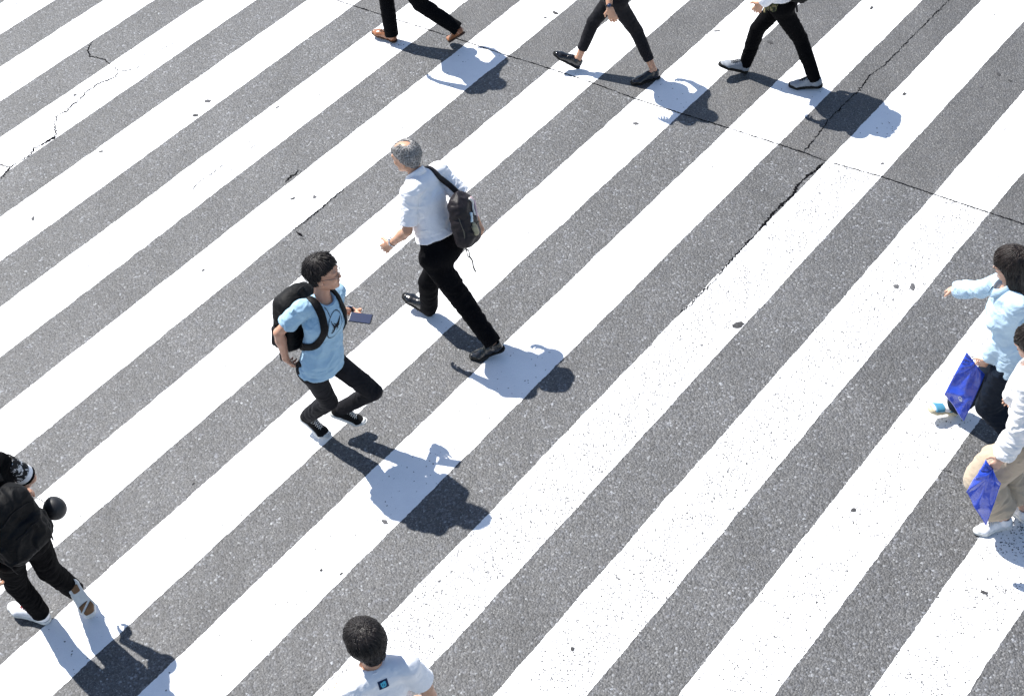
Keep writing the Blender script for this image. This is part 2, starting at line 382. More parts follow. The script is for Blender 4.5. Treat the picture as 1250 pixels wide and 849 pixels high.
# ------------------------------------------------------------------ road, crossing, joints, cracks
TH=math.radians(-44.178); NU=np.array([math.cos(TH),math.sin(TH)]); SV=np.array([-NU[1],NU[0]])   # NU across the bars, SV along them
U0=-12.777; PER=.9; WID=.4556
road=mesh('road',[(-90,-60,0),(90,-60,0),(90,130,0),(-90,130,0)],[(0,1,2,3)],M['asphalt'],smooth=False); tag(road,kind='structure')
rnd=random.Random(3)
WEAR={9:(1.8,.06),10:(1.25,.08),11:(.5,.08),12:(.55,.08),8:(.03,.03),4:(.2,.04),1:(.15,.1),3:(.03,.03),2:(.1,.05),0:(.1,.1),13:(.3,.1)}
for k in range(-7,21):
    a=U0+k*PER; b=a+WID; v0,v1=1.2,19.5
    n=int((v1-v0)/.012); vv=np.linspace(v0,v1,n)
    def rag(seed):
        r=np.random.RandomState(seed); j=r.randn(n)*.0013; s=np.convolve(r.randn(n),np.ones(9)/9,'same')*.006; q=np.convolve(r.randn(n),np.ones(60)/60,'same')*.012
        nick=np.where(r.rand(n)>.985,r.rand(n)*.006,0); return j+s+q+nick
    ea=a+rag(k+100); eb=b-rag(k+300)
    uc=(a+b)/2
    A=np.outer(ea,NU)+np.outer(vv,SV); Bp=np.outer(eb,NU)+np.outer(vv,SV)
    V=np.zeros((2*n,3)); V[:n,:2]=A; V[n:,:2]=Bp; V[:,2]=.0015
    i=np.arange(n-1); F=np.stack([i+n,i+n+1,i+1,i],1)
    uv=np.zeros((2*n,2)); uv[n:,0]=1; uv[:n,1]=vv; uv[n:,1]=vv
    nz=np.cross(V[F[0][1]]-V[F[0][0]],V[F[0][2]]-V[F[0][0]])[2]
    if nz<0: F=F[:,::-1].copy()
    o=mesh('crosswalk_bar',V,F,M['paint'],road,smooth=False,uv=uv)
    wn,wf=WEAR.get(k,(.03,.025)); o['wear']=wn; o['wear_far']=wf
def crackline(pts,wid,jit,seed,name='crack',step=.012,mat=None,zz=.0042):
    r=random.Random(seed); P=[at(*p)[:2] for p in pts]; out=[]
    for i in range(len(P)-1):
        d=P[i+1]-P[i]; L=np.linalg.norm(d); m=max(1,int(L/step)); nn=np.array([-d[1],d[0]])/max(L,1e-6)
        for j in range(m): out.append(P[i]+d*j/m+nn*r.gauss(0,jit))
    out.append(P[-1]); out=np.array(out); n=len(out); V=[];F=[]
    wv=0
    for i in range(n):
        d=out[min(i+1,n-1)]-out[max(i-1,0)]; nn=nrm([-d[1],d[0]]); wv=.7*wv+.3*r.gauss(0,1)
        ww=wid*1.35*max(.4,(1+.7*wv+.3*r.gauss(0,1)))*min(1,.3+i/6,.3+(n-1-i)/6)
        for s_ in (-1,1): V.append((out[i][0]+nn[0]*ww*s_/2,out[i][1]+nn[1]*ww*s_/2,zz))
    for i in range(n-1): F.append((2*i,2*i+1,2*i+3,2*i+2))
    return mesh(name,np.array(V),F,mat or M['crack'],road,smooth=False)
crackline([(360,-18),(420,3.7),(460.5,16.6),(521,36),(567,50.6),(618.7,68),(650,77.2),(722,101),(776,121),(830,138.4),(886,155.5),(980,186),(1008,197),(1075,215.5),(1139,237),(1208,260),(1250,274),(1330,300)],.0058,.002,1,'paving_joint')
crackline([(1180,-24),(1159,0),(1122,37),(1100,58),(1078.6,80.6),(1062,92),(1048,111),(1030,128),(1012,146),(998,164.6),(981,186)],.005,.005,2)
crackline([(1006,198),(992,211),(977.8,221.8),(966,240),(944,260),(925.8,282)],.014,.006,3,zz=.0034)
crackline([(925.8,282),(905,304),(890.5,320),(872,343),(856.9,357),(843,372),(830,382)],.007,.005,31,zz=.0036)
z=lambda *p:[(x/2.976,y/2.976) for x,y in p]
crackline(z((-60,590),(0,600),(40,608)),.008,.004,4)
crackline(z((0,650),(40,606),(75,585),(110,565),(125,540),(180,510),(205,490),(200,470),(203,440),(205,425),(240,405),(265,380),(290,360),(320,330),(350,310),(390,292),(420,280),(430,262),(410,238)),.007,.006,5)
crackline(z((150,530),(180,510),(207,495)),.016,.004,51,zz=.0036); crackline(z((20,628),(40,606)),.016,.004,52,zz=.0036)
crackline(z((430,262),(450,258),(470,255),(495,248),(515,235)),.005,.004,6); crackline(z((490,220),(510,205),(540,195),(575,185),(610,168),(640,150)),.0035,.004,7)
crackline(z((405,235),(375,215),(330,205),(318,185),(335,150)),.006,.005,8); crackline(z((700,690),(730,655),(770,630),(800,605),(832,592)),.004,.004,9)
crackline(z((892,552),(940,518)),.0025,.003,10); crackline(z((1090,825),(1068,805),(1065,782)),.003,.003,11); crackline(z((1035,662),(1060,640),(1090,618)),.007,.008,12)
crackline(z((1060,838),(1100,810),(1170,755),(1250,685)),.006,.006,121)
crackline(z((0,20),(60,15),(100,30)),.003,.004,13); crackline(z((0,330),(40,300),(90,270)),.0028,.004,14)
crackline([(361,282),(368,288),(371,294)],.01,.006,15)
crackline([(1140,571),(1156,575),(1166,578)],.003,.004,16)
# trodden gum and dark specks
G1=[(253.7,123.7,7),(238.6,141,6),(123.7,185,5),(40.3,267,5),(357.5,242.6,5),(384,240.6,5),(91.4,116.3,4),(339,131,3.5),(875.4,38,6),(1064,10,6),(1104,115,5),(1197,105,6),(1219,91,5),(1232.7,98.5,4),(940,52,6),
 (901,397,11),(1114,350,9),(1094,350,6),(678,16,7),(665.6,22,4),(776,151,6),(469.7,636.7,7),(536.6,709,4),(1041.7,622.7,6),(962.7,670.8,7),(1201,723,6),(548,330.6,6),(392,695.6,3.5),(416.6,700,4),(1077,200,4),(997,735,3),(248,330,4),(236,590,3),(699,791.5,5)]
for i,(x,y,s_) in enumerate(G1):
    r=random.Random(i); c=at(x,y); n=14; ph=r.random()*6.28; an=r.random()*3.14; el=r.uniform(.5,.85); V=[(c[0],c[1],.0052)];F=[]
    R=s_/1875*np.linalg.norm(c-np.array([0,0,CAMH]))*.62
    for k in range(n):
        a_=2*math.pi*k/n; q=R*(1+.3*math.sin(2*a_+ph)*r.random()+r.uniform(-.18,.18)); x_,y_=q*math.cos(a_),q*el*math.sin(a_)
        V.append((c[0]+x_*math.cos(an)-y_*math.sin(an),c[1]+x_*math.sin(an)+y_*math.cos(an),.0032))
    for k in range(n): F.append((0,1+k,1+(k+1)%n))
    mesh('gum_stain',V,F,M['gum'] if r.random()<.6 else M['gumlight'],road,smooth=False)
# slim grey smear on the seventh bar
c=at(289,744); 
# ------------------------------------------------------------------ people
POSE={}
POSE['elder']=dict(pel=(-0.401,8.146,0.833), neck=(-0.484,8.329,1.343), head=(-0.544,8.397,1.485), ls=(-0.549,8.154,1.355), rs=(-0.328,8.420,1.304), le=(-0.606,8.075,1.094), re=(-0.183,8.333,1.082), lw=(-0.738,8.174,0.914), rw=(-0.106,8.251,0.864), lha=(-0.793,8.200,0.855), rha=(-0.139,8.285,0.794), lh=(-0.471,8.089,0.797), rh=(-0.348,8.212,0.784), lk=(-0.309,8.014,0.433), rk=(-0.536,8.255,0.429), la=(-0.133,7.836,0.134), ra=(-0.577,8.357,0.068), lt=(-0.255,7.850,0.023), rt=(-0.709,8.454,0.067))
POSE['young']=dict(pel=(-1.250,7.130,0.868), neck=(-1.139,7.174,1.409), head=(-1.110,7.231,1.566), ls=(-1.066,7.314,1.315), rs=(-1.288,7.083,1.420), le=(-1.156,7.391,1.067), re=(-1.466,7.123,1.206), lw=(-1.030,7.536,0.922), rw=(-1.470,7.135,0.960), lha=(-0.988,7.460,0.934), rha=(-1.459,7.164,0.881), lh=(-1.199,7.203,0.829), rh=(-1.309,7.063,0.849), lk=(-0.966,7.163,0.508), rk=(-1.279,7.170,0.463), la=(-1.227,7.289,0.251), ra=(-1.471,7.338,0.174), lt=(-1.130,7.273,0.115), rt=(-1.387,7.271,0.047))
POSE['brown']=dict(pel=(-0.480,11.962,0.832), neck=(-0.495,11.976,1.381), head=(-0.557,12.011,1.533), ls=(-0.583,11.819,1.343), rs=(-0.414,12.137,1.340), le=(-0.546,11.708,1.089), re=(-0.232,12.122,1.128), lw=(-0.729,11.791,0.950), rw=(-0.202,12.145,0.886), lha=(-0.782,11.831,0.897), rha=(-0.217,12.154,0.803), lh=(-0.539,11.892,0.800), rh=(-0.465,12.052,0.796), lk=(-0.396,11.915,0.428), rk=(-0.697,12.086,0.468), la=(-0.110,11.798,0.207), ra=(-0.706,12.032,0.091), lt=(-0.163,11.855,0.055), rt=(-0.838,12.124,0.048))
POSE['watch']=dict(pel=(1.264,11.089,0.821), neck=(1.226,11.105,1.357), head=(1.166,11.135,1.508), ls=(1.130,10.957,1.317), rs=(1.294,11.268,1.318), le=(1.195,10.923,1.053), re=(1.451,11.218,1.099), lw=(1.170,10.752,0.888), rw=(1.461,11.247,0.861), lha=(1.190,10.734,0.808), rha=(1.441,11.256,0.780), lh=(1.246,11.002,0.788), rh=(1.313,11.162,0.786), lk=(1.419,11.027,0.437), rk=(1.075,11.205,0.471), la=(1.540,10.917,0.095), ra=(0.920,11.194,0.122), lt=(1.386,10.888,0.030), rt=(0.767,11.235,0.169))
POSE['camo']=dict(pel=(2.578,10.635,0.838), neck=(2.550,10.662,1.385), head=(2.489,10.706,1.537), ls=(2.437,10.521,1.347), rs=(2.640,10.818,1.343), le=(2.538,10.443,1.097), re=(2.788,10.749,1.116), lw=(2.375,10.486,0.920), rw=(2.752,10.769,0.874), lha=(2.341,10.503,0.844), rha=(2.733,10.782,0.793), lh=(2.544,10.551,0.806), rh=(2.633,10.705,0.801), lk=(2.726,10.579,0.453), rk=(2.409,10.773,0.471), la=(2.842,10.477,0.099), ra=(2.322,10.822,0.099), lt=(2.705,10.531,0.017), rt=(2.156,10.807,0.110))
POSE['blue']=dict(pel=(3.103,6.391,0.814), neck=(3.019,6.519,1.327), head=(3.044,6.563,1.485), ls=(3.035,6.343,1.330), rs=(3.079,6.673,1.253), le=(3.001,6.382,1.066), re=(2.994,6.818,1.041), lw=(2.938,6.402,0.841), rw=(2.903,6.986,0.900), lha=(2.906,6.421,0.768), rha=(2.885,7.049,0.851), lh=(3.033,6.334,0.787), rh=(3.131,6.473,0.773), lk=(2.993,6.392,0.408), rk=(2.999,6.582,0.424), la=(3.218,6.261,0.142), ra=(2.907,6.702,0.083), lt=(3.171,6.365,0.025), rt=(2.752,6.680,0.088))
POSE['beige']=dict(pel=(2.996,5.770,0.837), neck=(2.950,5.855,1.357), head=(2.942,5.884,1.515), ls=(2.876,5.694,1.341), rs=(3.090,5.962,1.315), le=(2.853,5.638,1.078), re=(3.130,5.859,1.068), lw=(2.769,5.616,0.857), rw=(3.007,5.995,0.918), lha=(2.716,5.588,0.801), rha=(2.951,6.027,0.867), lh=(2.925,5.715,0.802), rh=(3.038,5.844,0.798), lk=(2.764,5.768,0.450), rk=(2.924,5.910,0.435), la=(2.911,5.720,0.112), ra=(3.046,5.756,0.123), lt=(2.782,5.716,0.027), rt=(3.022,5.876,0.021))
POSE['black']=dict(pel=(-3.101,5.945,0.908), neck=(-3.161,5.997,1.453), head=(-3.219,6.046,1.603), ls=(-3.292,5.873,1.408), rs=(-3.062,6.148,1.408), le=(-3.232,5.772,1.153), re=(-2.977,6.221,1.151), lw=(-3.230,5.731,0.911), rw=(-3.127,6.298,0.973), lha=(-3.236,5.731,0.826), rha=(-3.078,6.337,0.917), lh=(-3.154,5.870,0.874), rh=(-3.009,5.971,0.889), lk=(-3.246,5.968,0.488), rk=(-3.047,6.030,0.505), la=(-3.228,6.021,0.109), ra=(-3.010,6.129,0.148), lt=(-3.372,6.090,0.073), rt=(-2.920,5.999,0.088))
POSE['tee']=dict(pel=(-0.927,4.393,0.840), neck=(-0.920,4.405,1.386), head=(-0.931,4.463,1.536), ls=(-1.061,4.289,1.357), rs=(-0.736,4.411,1.347), le=(-1.169,4.306,1.099), re=(-0.684,4.443,1.075), lw=(-1.187,4.480,0.927), rw=(-0.668,4.437,0.829), lha=(-1.190,4.566,0.934), rha=(-0.716,4.508,0.845), lh=(-1.014,4.362,0.805), rh=(-0.868,4.463,0.804), lk=(-1.176,4.576,0.507), rk=(-0.952,4.575,0.430), la=(-1.217,4.620,0.127), ra=(-0.808,4.360,0.145), lt=(-1.308,4.763,0.131), rt=(-0.872,4.450,0.015))
def frame(f,l,u): return np.stack([nrm(f),nrm(l),nrm(u)],1)     # columns = forward, left, up
def headframe(yaw,pitch=0,roll=0):
    y,p,r=map(math.radians,(yaw,pitch,roll)); f=np.array([math.cos(y)*math.cos(p),math.sin(y)*math.cos(p),-math.sin(p)])
    l=np.array([-math.sin(y),math.cos(y),0]); u=np.cross(f,l); l2=l*math.cos(r)+u*math.sin(r); return np.stack([f,l2,np.cross(f,l2)],1)
class Pers: pass
def setup(name,**kw):
    p=Pers(); p.J={k:np.array(v) for k,v in POSE[name].items()}; p.name=name; J=p.J
    p.s=kw.get('s',1.); p.base=np.array([J['pel'][0],J['pel'][1],0.])
    p.TU=nrm(J['neck']-J['pel']); p.TL=nrm(J['ls']-J['rs']-p.TU*np.dot(J['ls']-J['rs'],p.TU)); p.TF=np.cross(p.TL,p.TU)
    p.PL=nrm(J['lh']-J['rh']-p.TU*np.dot(J['lh']-J['rh'],p.TU)); p.PF=np.cross(p.PL,p.TU)
    p.H=headframe(*kw['head']); p.fem=kw.get('fem',0); p.vox=kw.get('vox',.005); p.curl=kw.get('curl',{'l':28,'r':28}); p.palm=kw.get('palm',{})
    p.hs=kw.get('hs',1.); p.kw=kw
    return p
def sec(p,t,f=0,l=0):
    """point on the spine (t: 0 pelvis, 1 neck) with offsets forward, left"""
    L=p.TL*t+p.PL*(1-t); F=np.cross(nrm(L),p.TU); return p.J['pel']+(p.J['neck']-p.J['pel'])*t+F*f+nrm(L)*l
def torso(S,p,g=0,lo=-.12,k=.03,fill=1.):
    w=p.s*(.92 if p.fem else 1); J=p.J
    def r(a,b): return (a*w+g,b*w+g)
    S.cone(sec(p,-.02,-.01),sec(p,.12,-.005),r(.158,.105),r(.142,.098),p.PL,k)
    S.cone(sec(p,.12,-.005),sec(p,.42,.005),r(.142,.098),r(.128,.090),p.PL,k)
    S.cone(sec(p,.42,.005),sec(p,.70,.01),r(.128,.090),r(.150,.105),p.TL,k)
    S.cone(sec(p,.70,.01),sec(p,.86,0),r(.150,.105),r(.125,.085),p.TL,k)
    for q in 'lr':
        sh=J[q+'s']; S.cone(sec(p,.93,-.01),sh-nrm(sh-sec(p,.93))*.012,.050*w+g,.044*w+g,p.TL,k)
    if p.fem:
        for sg in (1,-1): S.ell(sec(p,.62,.085*w+g*.6,sg*.065),(.045+g*.5,.055+g*.5,.05+g*.5),frame(p.TF,p.TL,p.TU),.03)
def limb(S,a,b,ra,rb,k=.02,mid=None,side=(0,0,1)):
    if mid is None: S.cone(a,b,ra,rb,side,k)
    else:
        m=a+(b-a)*mid[0]+np.asarray(mid[2] if len(mid)>2 else 0); S.cone(a,m,ra,mid[1],side,k); S.cone(m,b,mid[1],rb,side,k)
def hand(S,wr,hd,n,sg,curl=28,thumb=(.5,.75,.35),spread=.11,s=1.,idx=None):
    """n palm normal, sg=+1 left hand"""
    d=nrm(hd-wr); n=nrm(n-d*np.dot(n,d)); wv=np.cross(d,n)*sg*-1     # wv points to the thumb side
    S.cone(wr,wr+d*.03*s,.024*s,(.026*s,.018*s),wv,.012)
    S.cone(wr+d*.02*s,wr+d*.082*s,(.030*s,.016*s),(.040*s,.0135*s),wv,.012)
    for i,(off,L) in enumerate(((.030,.070),(.010,.080),(-.010,.075),(-.029,.058))):
        p0=wr+d*(.088-.004*abs(i-1.3))*s+wv*off*s; c=curl if idx is None else idx[i]; a=math.radians(c*.55); u=d; dd=nrm(d+wv*(off*spread*28/ .9*.03/.03)*.35)
        r=.0088*s
        for kx,fr in enumerate((.45,.31,.24)):
            dirn=dd*math.cos(a)+n*math.sin(a); p1=p0+dirn*L*fr*s; S.cone(p0,p1,r,r*.9,(0,0,1),.0035 if kx else .006); p0=p1; r*=.9; a+=math.radians(c)
    t=np.array(thumb); b=wr+d*.028*s+wv*.026*s; dr=nrm(d*t[0]+wv*t[1]+n*t[2]); m=b+dr*.042*s; S.cone(b,m,.0145*s,.0105*s,(0,0,1),.008)
    dr2=nrm(d*(t[0]+.5)+wv*(t[1]-.45)+n*(t[2]+.15)); S.cone(m,m+dr2*.032*s,.0102*s,.0082*s,(0,0,1),.003)
def headsdf(S,p,hair_only=False):
    c=p.J['head']; R=p.H; s=p.hs
    def w(x,y,z_): return c+R@np.array([x,y,z_])*s
    S.ell(w(-.012,0,.028),np.array([.097,.076,.084])*s,R,.01)
    S.ell(w(.032,0,-.028),np.array([.056,.060,.082])*s,R,.02)
    for q in (1,-1):
        S.cone(w(-.005,q*.05,-.055),w(.055,q*.025,-.092),.022*s,.018*s,(0,0,1),.025)
        S.ell(w(.058,q*.036,-.028),np.array([.024,.022,.022])*s,R,.018)
    S.cone(w(.06,0,-.09),w(.074,0,-.098),.022*s,.016*s,(0,0,1),.02)
    S.cone(w(.077,-.036,.022),w(.077,.036,.022),.0125*s,.0125*s,(0,0,1),.014)
    for q in (1,-1): S.ell(w(.098,q*.031,-.001),np.array([.014,.019,.012])*s,R,.012,'sub')
    for q in (1,-1): S.ell(w(.074,q*.031,-.001),np.array([.0135,.0135,.0125])*s,R,.003)
    S.cone(w(.083,0,.010),w(.101,0,-.028),.0070*s,.0105*s,(0,0,1),.009)
    for q in (1,-1): S.ell(w(.091,q*.010,-.034),np.array([.010,.007,.007])*s,R,.005)
    S.ell(w(.0855,0,-.058),np.array([.011,.023,.0055])*s,R,.004); S.ell(w(.083,0,-.068),np.array([.011,.019,.006])*s,R,.004)
    for q in (1,-1):
        RR=R@np.array(Matrix.Rotation(math.radians(-14),3,'Y'))
        S.ell(w(-.012,q*.080,-.012),np.array([.019,.009,.033])*s,RR,.006); S.ell(w(-.008,q*.090,-.008),np.array([.010,.006,.019])*s,RR,.004,'sub')
def bounds(J,keys,m): A=np.array([J[k] for k in keys]); return A.min(0)-m,A.max(0)+m
def body(p,mat,label):
    J=p.J; lo,hi=bounds(J,J.keys(),.17); lo[2]=max(lo[2],.0); hi[2]+=.02; S=Fld(lo,hi,p.vox); g=-.012; w=p.s
    torso(S,p,g)
    S.cone(sec(p,.93,-.012),J['head']+p.H@np.array([-.02,0,-.05]),.056*w,.049*w,(0,0,1),.03)
    for q,sg in (('l',1),('r',-1)):
        limb(S,J[q+'s']-nrm(J[q+'s']-sec(p,.93))*.012,J[q+'e'],(.038 if p.kw.get('longs') else .044)*w,.034*w,.02,(.4,(.036 if p.kw.get('longs') else .043)*w))
        limb(S,J[q+'e'],J[q+'w'],.036*w,.0235*w,.012,(.3,.038*w))
        n=np.asarray(p.palm.get(q,-p.TL*sg+p.TF*.2)); c=p.curl[q]
        hand(S,J[q+'w'],J[q+'ha'],n,sg,c if not isinstance(c,(list,tuple)) else 30,s=w*(.92 if p.fem else 1.02),idx=c if isinstance(c,(list,tuple)) else None,thumb=p.kw.get('thumb',{}).get(q,(.5,.75,.35)))
        limb(S,J[q+'h'],J[q+'k'],.062*w,.036*w,.03); limb(S,J[q+'k'],J[q+'a'],.036*w,.029*w,.012,(.35,.037*w))
        S.cone(J[q+'a'],J[q+'a']+(J[q+'t']-J[q+'a'])*.7-np.array([0,0,.012]),.026*w,.014*w,(0,0,1),.008)
    headsdf(S,p)
    V,F=S.mesh(1); o=mesh('person',V,F,mat,base=p.base); tag(o,label,'person'); p.o=o; p.bt=None; p.bV=V; p.bF=F
    hd=p.H; c=J['head']; hs=p.hs
    W=lambda x,y,z_:c+hd@np.array([x,y,z_])*hs
    if p.kw.get('face',1):
        em=[];bm=[]
        for q in (1,-1):
            n=14; V=[W(.0885,q*.031,-.001)]; 
            for k in range(n):
                a=2*math.pi*k/n; V.append(W(.0875-.0035*abs(math.cos(a)),q*.031+.0125*math.cos(a),-.0015+.0045*math.sin(a)))
            em.append((np.array(V),[(0,1+k,1+(k+1)%n) for k in range(n)]))
            bm.append(tube([W(.0885-.010*t*t,q*(.017+.028*t),.0235+.004*math.sin(t*3.1)) for t in np.linspace(0,1,7)],.0028*hs,6,rend=.0016))
        for V,F in em: mesh('eye',V,F,M['eye'],o)
        for V,F in bm: mesh('eyebrow',V,F,M['hair_black'] if not p.kw.get('grey') else M['hair_grey'],o)
        V,F=merge([tube([W(.0945-.006*(t*t),.019*t,-.0635+.001*t*t) for t in np.linspace(-1,1,9)],.0016,5),]); mesh('lips',V,F,M['lip'],o)
    return o
def folds(V,F,bones,amp,seed,along=30,around=12):
    N=normals(V,F); D=np.zeros(len(V)); Wt=np.zeros(len(V))+1e-6
    for a,b,am,fr,tilt in bones:
        a=np.asarray(a);b=np.asarray(b); L=np.linalg.norm(b-a); u=(b-a)/L; q=V-a; t=np.clip(q@u/L,0,1); rd=q-np.outer(t*L,u); dist=np.linalg.norm(rd,axis=1); sg_=np.where(np.sum(N*rd,1)<0,-1.,1.)
        wt=np.exp(-(dist/.07)**2)+1e-5
        uu=nrm(u+tilt*np.cross(u,[.3,.5,.8])); x=V@uu
        A=V*around; A=A-np.outer(A@uu,uu)+np.outer(x*fr*1.15,uu); A=A+np.stack([vnoise(V*9+k*7.1+seed) for k in range(3)],1)*.9
        nz=vnoise(A+seed*3.7)+.5*vnoise(A*1.9+seed); am=am*(.35+.65*np.clip(vnoise(V*5+seed*2.3)+.6,0,1.4))
        nz=1-np.abs(nz)*1.6
        D+=wt*nz*am*sg_; Wt+=wt
    return V+N*(D/Wt*amp)[:,None]
def part(name,S,p,mat,fold=None,seed=1,sm=1,label=None,parent=None,keep=False):
    V,F=S.mesh(sm)
    if fold: V=smooth(folds(V,F,fold,1.,seed),F,1,.3)
    o=mesh(name,V,F,mat,parent or p.o,label=label)
    if keep: return o,V,F
    return o
def tee(p,mat,name='shirt',hem=-.06,sleeve=.62,g=.012,sr=(.062,.064),sgap=.017,neck=.062,hemflare=0,collar=False,seed=1,tuck=None,fa=.007,neckdrop=0):
    J=p.J; lo,hi=bounds(J,['pel','neck','ls','rs','le','re','lh','rh'],.2); hi[2]=max(hi[2],J['neck'][2]+.12); S=Fld(lo,hi,p.vox)
    torso(S,p,g,k=.035)
    if hemflare: S.cone(sec(p,.3,0),sec(p,hem-.02,-.005),(.128+g,.09+g),(.155+hemflare,.108+hemflare),p.PL,.04)
    elif hem<0: S.cone(sec(p,.1,-.005),sec(p,hem-.03,-.008),(.142+g,.1+g),(.156+g,.108+g),p.PL,.03)
    for q in 'lr':
        s_,e=J[q+'s'],J[q+'e']; wq=J[q+'w']; u=nrm(e-s_)
        end=s_+(e-s_)*sleeve; T=S.win(np.minimum(s_,end)-.12,np.maximum(s_,end)+.12)
        T.cone(s_-nrm(s_-sec(p,.93))*.012,end+u*.03,sr[0]-.006,sr[1]-.004,(0,0,1),0)
        T.cut(end,u); T.cone(end-u*.045,end+u*.05,sr[1]-.022,sr[1]-.018,(0,0,1),.004,'sub'); S.merge(T,.022)
    m=sec(p,hem); S.cut(m,-p.TU if hem<.1 else -p.TU,(S.lo[0],S.lo[1],S.lo[2]),(S.lo+S.n*S.vox))  if True else 0
    if hem<.1: S.cone(sec(p,hem-.1,-.005),sec(p,hem+.08,-.005),(.150+g-.012+hemflare*.8,.1+g-.012+hemflare*.8),(.138+g-.02,.092+g-.02),p.PL,.004,'sub')
    S.cone(sec(p,.96,-.005),sec(p,1.2,.055),neck-.012,neck,(0,0,1),.006,'sub')
    if neckdrop: S.cone(sec(p,1.0,.06),sec(p,1.1,.1),neckdrop,neckdrop*1.4,(0,0,1),.006,'sub')
    B=[(J['pel'],sec(p,.6),fa,13,.5),(sec(p,.6),J['neck'],fa*.7,14,.9)]+[(J[q+'s'],J[q+'e'],fa*.75,24,.5) for q in 'lr']
    o,V,F=part(name,S,p,mat,B,seed,keep=True)
    p.sh=o; p.sV=V; p.sF=F; p.st=bvh(V,F)
    # neckband
    if not collar:
        c=sec(p,1.005,.01); ring=[]
        for k in range(26):
            a=2*math.pi*k/26; d=p.TF*math.cos(a)+p.TL*math.sin(a); pt=sec(p,.985,.012)+d*(neck+.004)+p.TU*(.012-.022*math.cos(a)); ring.append(pt)
        P,N=snap(ring+[ring[0]],p.st,.001); V,F=tube(P[:-1],.0048,6,closed=True); mesh('neckband',V,F,mat,o)
    return o
def sleeves_long(p,S,frac=1.0,r0=.06,r1=.05,r2=.034,k=.035):
    for q in 'lr':
        J=p.J; s_,e,w_=J[q+'s'],J[q+'e'],J[q+'w']; A=np.stack([s_,e,w_]); T=S.win(A.min(0)-.12,A.max(0)+.12)
        T.cone(s_-nrm(s_-sec(p,.93))*.012,e,r0,r1,(0,0,1),0); u=nrm(w_-e); end=e+(w_-e)*frac; T.cone(e,end+u*.02,r1,r2,(0,0,1),.02)
        T.cone(e+(end-e)*.5,e+(end-e)*.85,r1*1.02,r1*.98,(0,0,1),.02)
        T.cut(end,u); T.cone(end-u*.025,end+u*.04,r2-.014,r2-.011,(0,0,1),.004,'sub'); S.merge(T,.022)
def trousers(p,mat,name='trousers',waist=.2,rt=.088,rk=.062,ra=.052,hem=.93,g=.004,seed=2,fa=.006,hipf=(.158,.112),hemz=None,k=.035,frk=22,mid=None):
    J=p.J; lo,hi=bounds(J,['pel','lh','rh','lk','rk','la','ra'],.22); hi[2]=sec(p,waist)[2]+.06; S=Fld(lo,hi,p.vox)
    w=p.s
    S.cone(sec(p,-.03,-.01),sec(p,waist+.03,-.005),((hipf[0]+g)*w,(hipf[1]+g)*w),((.138+g)*w,(.097+g)*w),p.PL,k)
    for q in 'lr':
        h,kn,a=J[q+'h'],J[q+'k'],J[q+'a']; S.cone(h,kn,rt*w,rk*w,(0,0,1),k); u=nrm(a-kn); end=kn+(a-kn)*hem
        T=S.win(np.minimum(kn,end)-ra-.08,np.maximum(kn,end)+ra+.08); T.cone(kn,end+u*.03,rk*w,ra*w,(0,0,1),0)
        T.cut(end,u); T.cone(end-u*.04,end+u*.05,(ra-.013)*w,(ra-.009)*w,(0,0,1),.004,'sub'); S.merge(T,.012)
        S.ell(h-p.PF*.045+p.TU*.03,np.array([.08,.085,.09])*w,frame(p.PF,p.PL,p.TU),.03)
    for (xa,xb,r1,r2) in (mid or []): S.cone(xa,xb,r1,r2,(0,0,1),.04)
    S.cut(sec(p,waist),p.TU)
    B=[(sec(p,.1),J['pel'],fa*.5,16,.5)]
    for q in 'lr':
        B+=[(J[q+'h'],J[q+'k'],fa*.5,12,.9),(J[q+'k']*.7+J[q+'h']*.3,J[q+'k']*.7+J[q+'a']*.3,fa*1.1,frk,.5),(J[q+'k'],J[q+'a'],fa*.6,frk*.7,1.3)]
    return part(name,S,p,mat,B,seed)
